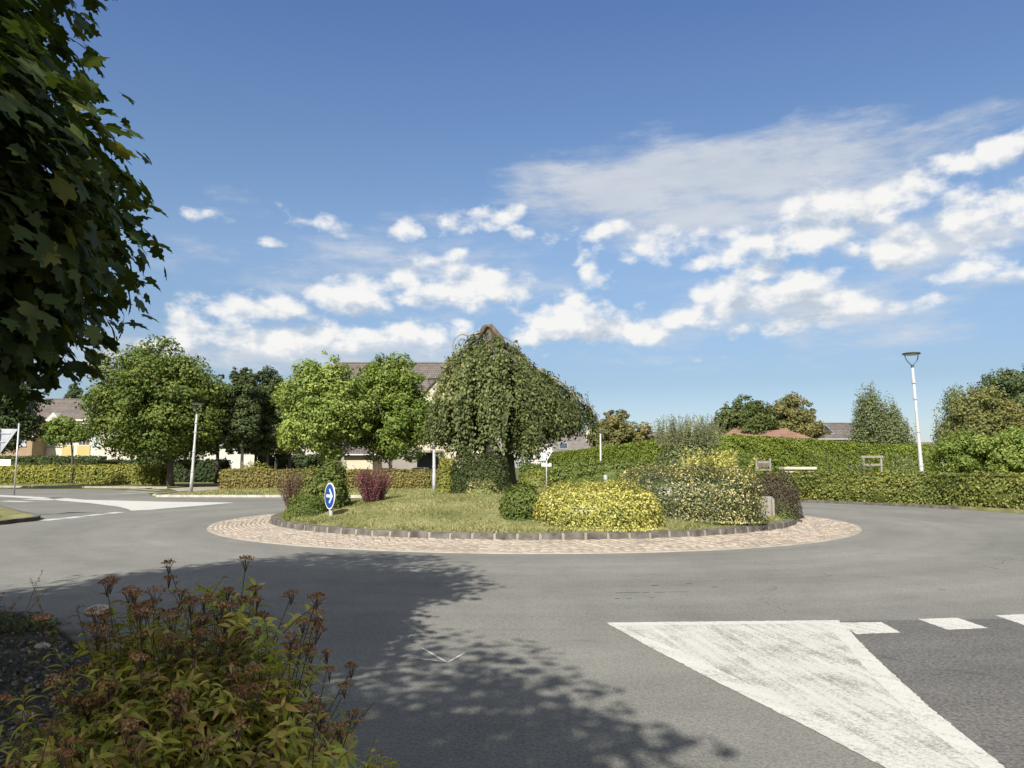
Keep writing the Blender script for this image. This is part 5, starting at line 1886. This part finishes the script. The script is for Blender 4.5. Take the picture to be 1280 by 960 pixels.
# ------------------------------------------------------------------ foreground maple overhead at left
def near_maple():
    rng = np.random.default_rng(200)
    org = np.array([-5.3, 1.4, .07])
    root = empty('maple_tree', org, 'large dark maple overhanging at left edge, leaves close to viewer', 'tree')
    lobes = [
        # centre, radii, clusters, leaves per cluster
        ((-5.55, 3.3, 3.2), (3.05, 3.0, 1.45), 170),
        ((-5.7, 3.2, 5.2), (2.9, 3.1, 2.4), 200),
        ((-4.42, 4.0, 3.15), (1.9, 1.9, 1.15), 230),
        ((-4.8, 4.5, 2.85), (1.75, 1.7, .75), 130),
        ((-5.2, 4.1, 4.7), (2.05, 1.9, 1.6), 230),
        ((-5.7, 3.0, 7.0), (2.2, 2.4, 1.6), 110),
        ((-4.0, -1.9, 5.2), (2.8, 2.7, 1.7), 140),
        ((-2.6, -2.4, 4.6), (1.9, 2.0, 1.2), 50),
        ((-6.2, -.5, 6.0), (2.6, 2.8, 2.0), 110),
    ]
    pos, nrm, al, cg = [], [], [], []
    tips = []
    for c, r, ncl in lobes:
        c = np.array(c); r = np.array(r)
        d = ball_dirs(rng, ncl)
        rad = rng.random(ncl) ** .33
        cc = c + d * r * (.45 + .55 * rad[:, None])
        tips.append(cc)
        for k in range(ncl):
            m = rng.integers(66, 92)
            e = ball_dirs(rng, m)
            rr = rng.uniform(.25, 1.0, m) ** .6 * rng.uniform(.5, .78)
            off = e * rr[:, None]
            off[:, 2] = off[:, 2] * .75
            p_ = cc[k] + off
            p_[:, 2] = np.maximum(p_[:, 2], 1.98 + .25 * rng.random(m))
            outv = unit((p_ - c) / r)
            nn = outv * .7 + rng.normal(size=(m, 3)) * .35
            nn[:, 2] += .8
            aa = outv + rng.normal(size=(m, 3)) * .5
            aa[:, 2] -= .3
            pos.append(p_); nrm.append(nn); al.append(aa); cg.append(np.full(m, rng.random()))
    pos = np.concatenate(pos); nrm = np.concatenate(nrm); al = np.concatenate(al); cg = np.concatenate(cg)
    n = len(pos)
    var = np.stack([rng.random(n), cg, rng.random(n)], 1)
    L = Leaves()
    L.scatter(MAPLE, pos - org, frames(rng, nrm, al), .136 * rng.uniform(.6, 1.25, n), var)
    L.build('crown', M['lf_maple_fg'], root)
    tips = np.concatenate(tips)
    tk = MB()
    zs = np.linspace(0, 6.5, 9)
    tp = np.stack([.1 * np.sin(zs), .1 * np.cos(zs) - .1, zs], 1)
    tk.tube(tp, .24 * (1 - .1 * zs), 12)
    sel = rng.choice(len(tips), 70, replace=False)
    for i in sel:
        tg = tips[i] - org
        f = rng.uniform(.28, .9)
        st_ = np.array([0, 0, 6.5 * f])
        cv = limb_curve(rng, st_, tg, 7, .06)
        tk.tube(cv, np.linspace(.06, .008, 7), 6)
    tk.build('trunk', M['bark'], root, smooth=True)


near_maple()

# ------------------------------------------------------------------ foreground spirea
def spirea(name, label, xc, yc, rx, ry, hmax, stems, seed, heads=True, heights=None, leaf=.062, lean=.25):
    rng = np.random.default_rng(seed)
    root = empty(name, (xc, yc, .07), label, 'shrub')
    L = Leaves(); HD = Leaves()
    hp, hs = [], []
    a = rng.random(stems) * 2 * PI
    q = np.sqrt(rng.random(stems))
    ex, ey = np.cos(a) * q, np.sin(a) * q
    base = np.stack([ex * rx * .45, ey * ry * .45, np.zeros(stems)], 1)
    hz = hmax * (1 - .45 * q ** 2.2) * rng.uniform(.74, 1.0, stems)
    tip = np.stack([ex * rx * (1 + lean * rng.random(stems)), ey * ry * (1 + lean * rng.random(stems)), hz], 1)
    if heights is not None:
        for i, t in enumerate(heights):
            tip[i] = np.array(t) - np.array([xc, yc, .07])
            base[i] = tip[i] * np.array([.72, .72, 0])
            hz[i] = tip[i][2]
    dv = tip - base
    ln = np.linalg.norm(dv, axis=1)
    red = lambda p_, t_: np.clip(.05 + .95 * t_ ** 3 + rng.normal(size=len(t_)) * .1, 0, 1)
    tips = add_shoots(L, rng, base, dv, ln, leaf, 42, LANCE, r=.0034, curve=.02, b_val=red, start=.18, spread=1.0)
    # short leafy side shoots
    ns = int(stems * 5.0)
    k = rng.integers(0, stems, ns)
    f = rng.uniform(.3, .92, ns)[:, None]
    sb = base[k] + dv[k] * f
    sd = unit(np.stack([rng.normal(size=ns), rng.normal(size=ns), rng.uniform(.2, 1.2, ns)], 1))
    add_shoots(L, rng, sb, sd, rng.uniform(.10, .22, ns), leaf * .85, 10, LANCE, r=.0018, curve=.1, b_val=red, start=.1, spread=1.0)
    L.build('foliage', [M['lf_spirea'], M['lf_spirea'], M['twig']], root)
    if heads:
        nh = []
        for i in range(stems):
            if hz[i] < hmax * .38 or (q[i] > .9 and not (heights is not None and i < len(heights) - 3)) or (heights is not None and len(heights) - 3 <= i < len(heights)) or rng.random() < .42 * (heights is None or i >= len(heights) - 3):
                continue
            for rep in range(rng.integers(1, 3)):
                o_ = rng.normal(size=3) * np.array([.035, .035, .02]) * (rep > 0) * 1.3
                c = tips[i] + o_
                R_ = rng.uniform(.02, .04)
                m = rng.integers(45, 80)
                e = ball_dirs(rng, m); e[:, 2] = np.abs(e[:, 2]) * .55
                p_ = c + e * R_ * rng.uniform(.6, 1.05, m)[:, None]
                p_[:, 2] += .012
                var = np.stack([rng.random(m), np.full(m, rng.random()), rng.random(m)], 1)
                HD.scatter(OVAL, p_, frames(rng, e + rng.normal(size=(m, 3)) * .5), rng.uniform(.006, .012, m), var)
                mbs = MB()
                for j in range(0, m, 9):
                    mbs.tube([c - np.array([0, 0, .03]), (c + p_[j]) / 2 - np.array([0, 0, .004]), p_[j]], .0011, 3, caps=False)
                HD.mb(mbs, 1)
        HD.build('flower_heads', [M['lf_head'], M['twig']], root)
    return root


tall = [W(297, 695, 2.75), W(318, 697, 2.8), W(172, 716, 2.6), W(225, 732, 2.7), W(262, 732, 2.75), W(360, 742, 2.6), W(372, 755, 2.6), W(380, 775, 2.5), W(388, 800, 2.4),
        W(140, 750, 2.6), W(115, 785, 2.5), W(240, 742, 2.5), W(280, 738, 2.9), W(205, 752, 2.4), W(340, 750, 2.4), W(310, 742, 2.5), W(396, 840, 2.3), W(408, 890, 2.2), W(424, 918, 2.15)]
spirea('spirea_bush', 'large spirea bush with faded brown flower heads in foreground', -1.05, 2.5, .45, .52, 1.17, 380, 210, True, tall, .072, .10)
low = [W(20, 880, 1.9), W(45, 865, 1.95), W(70, 880, 1.9)]
spirea('spirea_bush', 'low leafy spirea shoots in bottom left corner', -1.22, 1.7, .36, .36, .78, 46, 211, False, low, .066)

# leaf tip showing at the bottom edge
spirea('low_sprig', 'tiny green sprig at bottom edge beside the tree shadow', -.62, 3.55, .10, .10, .26, 8, 212, False, None, .06)

# mulch, stones and ground cover on the verge
rng = np.random.default_rng(220)
def verge_pts(rng, n, x0, x1, y0, y1):
    x = rng.uniform(x0, x1, n); y = rng.uniform(y0, y1, n)
    ex = np.interp(y, edge[::-1][:, 1], edge[::-1][:, 0])
    k = x < ex - .12
    return np.stack([x[k], y[k], np.full(k.sum(), .075)], 1)


p = verge_pts(rng, 20000, -6.5, -.9, 1.5, 8.5)
n = len(p)
L = Leaves()
nn = rng.normal(size=(n, 3)) * .6; nn[:, 2] += 1
var = np.stack([rng.random(n), rng.random(n), rng.random(n)], 1)
p[:, 2] += rng.random(n) * .02
L.scatter(KITE, p, frames(rng, nn), rng.uniform(.012, .05, n), var)
M['lf_mulch'] = leaf_mat('mulch', g((.1, (.035, .03, .025)), (.55, (.09, .082, .068)), (.95, (.24, .22, .19))), .05, k=1.2)
tag(L.build('mulch', M['lf_mulch']), 'grey bark mulch and dead leaves on the shaded verge', 'mulch', kind='stuff')
p = verge_pts(rng, 16000, -9, -3.4, 7.2, 9.8)
n = len(p)
keep = (wob(p, 2, 1.5) > -.25) & (p[:, 1] > 6.6 + .3 * np.sin(p[:, 0] * 2))
p = p[keep]; n = len(p)
p[:, 2] += rng.random(n) * .12
nn = rng.normal(size=(n, 3)) * .5; nn[:, 2] += .8
var = np.stack([rng.random(n), rng.random(n), rng.random(n)], 1)
L = Leaves()
L.scatter(OVAL, p, frames(rng, nn), rng.uniform(.03, .06, n), var)
tag(L.build('ground_cover', M['lf_cover']), 'low dark ground cover plants along verge edge', 'ground cover', kind='stuff')
grass_patch('weeds', 'sparse weeds and thin grass among the mulch', 2600, 221, lambda r_, n_: verge_pts(r_, n_, -7, -1.2, 3, 9.6), .16, .008, M['lf_cover'])
# dry seed stalks by left frame edge
rng = np.random.default_rng(230)
L = Leaves()
nS = 16
b = np.stack([rng.normal(size=nS) * .25, rng.normal(size=nS) * .2, np.zeros(nS)], 1)
d = np.stack([rng.normal(size=nS) * .35 + .1, rng.normal(size=nS) * .2, np.ones(nS)], 1)
add_shoots(L, rng, b, d, rng.uniform(.35, .68, nS), .03, 12, KITE, r=.003, start=.55)
o = L.build('dry_stalks', [M['lf_head'], M['lf_head'], M['twig']])
pp = W(-2, 780, 7.2)
o.location = (pp[0], 7.2, .07)
tag(o, 'thin dry seed stalks against the road at left edge', 'weed')
# loose stones
for i, (px, py, s_) in enumerate(((52, 812, .05), (124, 771, .11), (30, 900, .045))):
    q_ = G(px, py)
    rr = np.random.default_rng(240 + i)
    mb = MB(); nu = 9
    vv = []
    for (z, k) in ((0, .8), (.35, 1.0), (.75, .8), (.95, .35)):
        for j in range(nu):
            a_ = j / nu * 2 * PI
            w_ = k * rr.uniform(.85, 1.15)
            vv.append((math.cos(a_) * s_ * 1.35 * w_, math.sin(a_) * s_ * w_, z * s_ * 1.1))
    qs = [(j * nu + i_, j * nu + (i_ + 1) % nu, (j + 1) * nu + (i_ + 1) % nu, (j + 1) * nu + i_) for j in range(3) for i_ in range(nu)]
    o = mb.add(vv, quads=qs, polys=[tuple(range(3 * nu, 4 * nu))]).build('stone', M['stone_pale'])
    o.location = (q_[0] * .96, q_[1] * .96, .07)
    tag(o, ('small pale stone in mulch left of spirea', 'pale rough stone block at verge edge near road', 'little stone on mulch in bottom left corner')[i], 'stone')

# ------------------------------------------------------------------ light, sky and clouds
EL, AZ = math.radians(39.0), math.radians(17.5)       # light travels towards (sin AZ, cos AZ)
dvec = Vector((math.sin(AZ) * math.cos(EL), math.cos(AZ) * math.cos(EL), -math.sin(EL)))
sd = bpy.data.lights.new('sun', 'SUN')
sd.energy = 4.6
sd.angle = math.radians(.53)
sd.color = (1.0, .945, .86)
so = bpy.data.objects.new('sun', sd)
COL.objects.link(so)
so.location = (-10, -30, 30)
so.rotation_euler = dvec.to_track_quat('-Z', 'Y').to_euler()

SKY_STRENGTH = .11
EXPOSURE = 1.0
wd = bpy.data.worlds.new('World')
scene.world = wd
wd.use_nodes = True
wd.cycles.sampling_method = 'MANUAL'
wd.cycles.sample_map_resolution = 256
nt = wd.node_tree
nt.nodes.clear()
wo = nt.nodes.new('ShaderNodeOutputWorld')
bg = nt.nodes.new('ShaderNodeBackground')
bg.inputs['Strength'].default_value = SKY_STRENGTH
nt.links.new(bg.outputs[0], wo.inputs[0])
sky = nt.nodes.new('ShaderNodeTexSky')
sky.sky_type = 'NISHITA'
sky.sun_disc = False
sky.sun_elevation = EL
sky.sun_rotation = PI + AZ
sky.air_density = 1.0
sky.dust_density = .6
sky.ozone_density = 1.6
sky.altitude = 50

tc = nt.nodes.new('ShaderNodeTexCoord')
nrmv = N(nt, 'ShaderNodeVectorMath', operation='NORMALIZE')
nt.links.new(tc.outputs['Generated'], nrmv.inputs[0])
sp = N(nt, 'ShaderNodeSeparateXYZ')
nt.links.new(nrmv.outputs[0], sp.inputs[0])
az = math_n(nt, 'ARCTAN2', sp.outputs[0], sp.outputs[1])
el = math_n(nt, 'ARCSINE', sp.outputs[2])
ae = N(nt, 'ShaderNodeCombineXYZ')
nt.links.new(az, ae.inputs[0]); nt.links.new(el, ae.inputs[1])
AE = ae.outputs[0]
# wavy distortion so no cloud keeps a smooth outline
wn = N(nt, 'ShaderNodeTexNoise')
wn.inputs['Scale'].default_value = 9.0; wn.inputs['Detail'].default_value = 3
nt.links.new(AE, wn.inputs['Vector'])
ws = N(nt, 'ShaderNodeVectorMath', operation='SUBTRACT'); nt.links.new(wn.outputs['Color'], ws.inputs[0]); ws.inputs[1].default_value = (.5, .5, .5)
wm = N(nt, 'ShaderNodeVectorMath', operation='MULTIPLY_ADD'); nt.links.new(ws.outputs[0], wm.inputs[0]); wm.inputs[1].default_value = (.09, .05, 0); nt.links.new(AE, wm.inputs[2])
AEW = wm.outputs[0]


def azel(px, py):
    d = ray(px, py); d = d / np.linalg.norm(d)
    return math.atan2(d[0], d[1]), math.asin(d[2])


def blobs(lst, vec):
    cur = None
    for (px, py, rx, ry, w) in lst:
        a0, e0 = azel(px, py)
        ra = abs(azel(px + rx, py)[0] - azel(px - rx, py)[0]) / 2
        re = abs(azel(px, py - ry)[1] - azel(px, py + ry)[1]) / 2
        m = N(nt, 'ShaderNodeVectorMath', operation='MULTIPLY_ADD')
        nt.links.new(vec, m.inputs[0])
        m.inputs[1].default_value = (1 / ra, 1 / re, 0)
        m.inputs[2].default_value = (-a0 / ra, -e0 / re, 0)
        l = N(nt, 'ShaderNodeVectorMath', operation='LENGTH')
        nt.links.new(m.outputs[0], l.inputs[0])
        val = math_n(nt, 'MULTIPLY_ADD', l.outputs['Value'], -w, w)
        cur = val if cur is None else math_n(nt, 'SMOOTH_MAX', cur, val, .08)
    return cur


cumulus = [
    (330, 388, 130, 34, 1.0), (440, 372, 60, 36, 1.0), (255, 405, 70, 30, .9), (570, 360, 110, 32, 1.0), (520, 350, 40, 24, .9), (400, 428, 210, 30, .8), (525, 420, 90, 30, .9), (220, 440, 110, 22, .7),
    (400, 272, 44, 16, .7), (257, 267, 32, 10, .5), (335, 298, 30, 8, .4), (510, 285, 36, 16, .75), (577, 280, 46, 20, .8), (622, 260, 42, 18, .75), (660, 290, 34, 20, .7), (530, 318, 60, 14, .6),
    (715, 392, 50, 42, 1.15), (770, 412, 140, 26, 1.05), (735, 345, 34, 22, .8), (718, 322, 18, 18, .7), (690, 410, 60, 30, 1.0), (870, 395, 60, 36, .9),
    (960, 378, 150, 40, 1.05), (1050, 378, 60, 34, 1.0), (900, 370, 60, 34, .9), (1000, 405, 90, 18, .7),
    (1050, 262, 95, 42, 1.0), (1095, 245, 40, 24, .9), (960, 310, 110, 36, .95), (1020, 300, 70, 36, .95), (1115, 302, 70, 32, .95), (900, 325, 50, 22, .8),
    (1235, 265, 80, 48, .9), (1255, 190, 60, 30, .9), (1190, 215, 60, 28, .7), (1165, 362, 46, 16, .65), (755, 285, 46, 24, .75), (1210, 330, 60, 26, .6), (1330, 240, 90, 60, .8), (1400, 330, 120, 40, .7),
    (1150, 235, 90, 34, .8), (830, 300, 60, 24, .7), (960, 350, 120, 24, .8), (-120, 380, 200, 40, .9), (1600, 260, 200, 70, .9), (-400, 250, 220, 60, .8), (880, 450, 40, 6, .35)]
stratus = [
    (900, 215, 280, 64, 1.1), (770, 240, 160, 54, 1.0), (1070, 195, 170, 42, .8), (700, 220, 90, 22, .6), (1010, 260, 220, 60, .7), (1180, 290, 150, 60, .6), (860, 270, 180, 42, .8),
    (1160, 160, 120, 16, .4), (400, 440, 320, 40, .6), (1250, 345, 90, 12, .5), (500, 340, 250, 60, .3), (1000, 400, 240, 60, .5), (160, 450, 160, 40, .6), (130, 430, 120, 30, .45)]
mc = blobs(cumulus, AEW)
ms = blobs(stratus, AEW)
# unseen cumulus added behind and overhead to brighten the shadows
rear = N(nt, 'ShaderNodeMapRange', interpolation_type='SMOOTHSTEP'); rear.inputs[1].default_value = .75; rear.inputs[2].default_value = 1.05; rear.inputs[3].default_value = -1.5; rear.inputs[4].default_value = .46
nt.links.new(math_n(nt, 'ABSOLUTE', az), rear.inputs[0])
over = N(nt, 'ShaderNodeMapRange', interpolation_type='SMOOTHSTEP'); over.inputs[1].default_value = .68; over.inputs[2].default_value = .95; over.inputs[3].default_value = -1.5; over.inputs[4].default_value = .12
nt.links.new(el, over.inputs[0])
mc = math_n(nt, 'MAXIMUM', mc, math_n(nt, 'MAXIMUM', rear.outputs[0], over.outputs[0]))
mp = N(nt, 'ShaderNodeMapping'); mp.inputs['Scale'].default_value = (1.0, 1.5, 1.0)
nt.links.new(AE, mp.inputs['Vector'])


mps = N(nt, 'ShaderNodeMapping'); mps.inputs['Scale'].default_value = (.6, 2.2, 1.0); mps.inputs['Rotation'].default_value = (0, 0, -.12)
nt.links.new(AE, mps.inputs['Vector'])


def cn(vec, scale, detail, rough, off=None):
    n_ = N(nt, 'ShaderNodeTexNoise')
    n_.inputs['Scale'].default_value = scale; n_.inputs['Detail'].default_value = detail; n_.inputs['Roughness'].default_value = rough
    if off is not None:
        ad = N(nt, 'ShaderNodeVectorMath', operation='ADD'); nt.links.new(vec, ad.inputs[0]); ad.inputs[1].default_value = off
        vec = ad.outputs[0]
    nt.links.new(vec, n_.inputs['Vector'])
    return n_.outputs['Fac']


n1 = cn(mp.outputs[0], 20, 9, .6)
n1u = cn(mp.outputs[0], 20, 5, .54, (-.008, .018, 0))
n2 = cn(mps.outputs[0], 11, 8, .66)
# puffy cells on the sunny heads
vo = N(nt, 'ShaderNodeTexVoronoi'); vo.feature = 'SMOOTH_F1'; vo.inputs['Scale'].default_value = 30; vo.inputs['Smoothness'].default_value = .35
nt.links.new(mp.outputs[0], vo.inputs['Vector'])
puff = math_n(nt, 'MULTIPLY_ADD', vo.outputs['Distance'], -.7, .30)
dc = math_n(nt, 'ADD', math_n(nt, 'MULTIPLY_ADD', n1, 2.0, -1.0), math_n(nt, 'ADD', mc, puff))
ac = N(nt, 'ShaderNodeMapRange', interpolation_type='SMOOTHSTEP'); ac.inputs[1].default_value = .0; ac.inputs[2].default_value = .62; ac.inputs[4].default_value = .96
nt.links.new(dc, ac.inputs[0])
ds = math_n(nt, 'ADD', math_n(nt, 'MULTIPLY_ADD', n2, 1.8, -.9), ms)
as_ = N(nt, 'ShaderNodeMapRange', interpolation_type='SMOOTHSTEP'); as_.inputs[1].default_value = -.1; as_.inputs[2].default_value = .75; as_.inputs[4].default_value = .8
nt.links.new(ds, as_.inputs[0])
# light reaching a point depends on the cloud lying between it and the sun (up and to the left)
OFF = (-.012, .026, 0)
ofs = N(nt, 'ShaderNodeVectorMath', operation='ADD'); nt.links.new(AEW, ofs.inputs[0]); ofs.inputs[1].default_value = OFF
mcu = blobs(cumulus, ofs.outputs[0])
n1v = cn(mp.outputs[0], 20, 4, .55, (OFF[0], OFF[1] * 1.5, 0))
dcu = math_n(nt, 'ADD', math_n(nt, 'MULTIPLY_ADD', n1v, 2.0, -1.0), mcu)
tau = N(nt, 'ShaderNodeMapRange', interpolation_type='SMOOTHSTEP'); tau.inputs[1].default_value = -.05; tau.inputs[2].default_value = 1.25
nt.links.new(dcu, tau.inputs[0])
sh = math_n(nt, 'ADD', math_n(nt, 'MULTIPLY', math_n(nt, 'SUBTRACT', n1, n1u), 2.4), math_n(nt, 'ADD', math_n(nt, 'MULTIPLY_ADD', tau.outputs[0], -.95, .98), math_n(nt, 'MULTIPLY', puff, .5)), clamp=True)
lit = ramp(nt, [(.05, (.56, .64, .74)), (.45, (.80, .84, .89)), (.82, (1.03, 1.02, 1.0))], sh).outputs[0]
CLOUD = .92 / (SKY_STRENGTH * 2 ** EXPOSURE)
def scl(col, k):
    m_ = N(nt, 'ShaderNodeVectorMath', operation='SCALE'); nt.links.new(col, m_.inputs[0]); m_.inputs['Scale'].default_value = k
    return m_.outputs[0]
strat = ramp(nt, [(.3, (.74, .80, .88)), (.7, (.95, .97, 1.0))], n2).outputs[0]
elr = math_n(nt, 'MULTIPLY', el, 1 / .6, clamp=True)
tone = ramp(nt, [(0, (.42, .45, .56)), (.18, (.375, .39, .435)), (.463, (.58, .585, .60)), (.645, (.53, .58, .63)), (.80, (.50, .56, .66)), (.92, (.46, .54, .68))], elr).outputs[0]
skyc = mixc(nt, 1.0, sky.outputs[0], tone, 'MULTIPLY')
c = mixc(nt, as_.outputs[0], skyc, scl(strat, CLOUD * .85))
c = mixc(nt, ac.outputs[0], c, scl(lit, CLOUD))
nt.links.new(c, bg.inputs['Color'])

vs = scene.view_settings
vs.view_transform = 'Standard'
vs.look = 'None'
vs.exposure = EXPOSURE
vs.gamma = 1
vs.use_curve_mapping = False
scene.cycles.use_denoising = True
scene.cycles.max_bounces = 4
scene.cycles.diffuse_bounces = 3
scene.cycles.glossy_bounces = 2
scene.cycles.transmission_bounces = 3
scene.cycles.transparent_max_bounces = 4
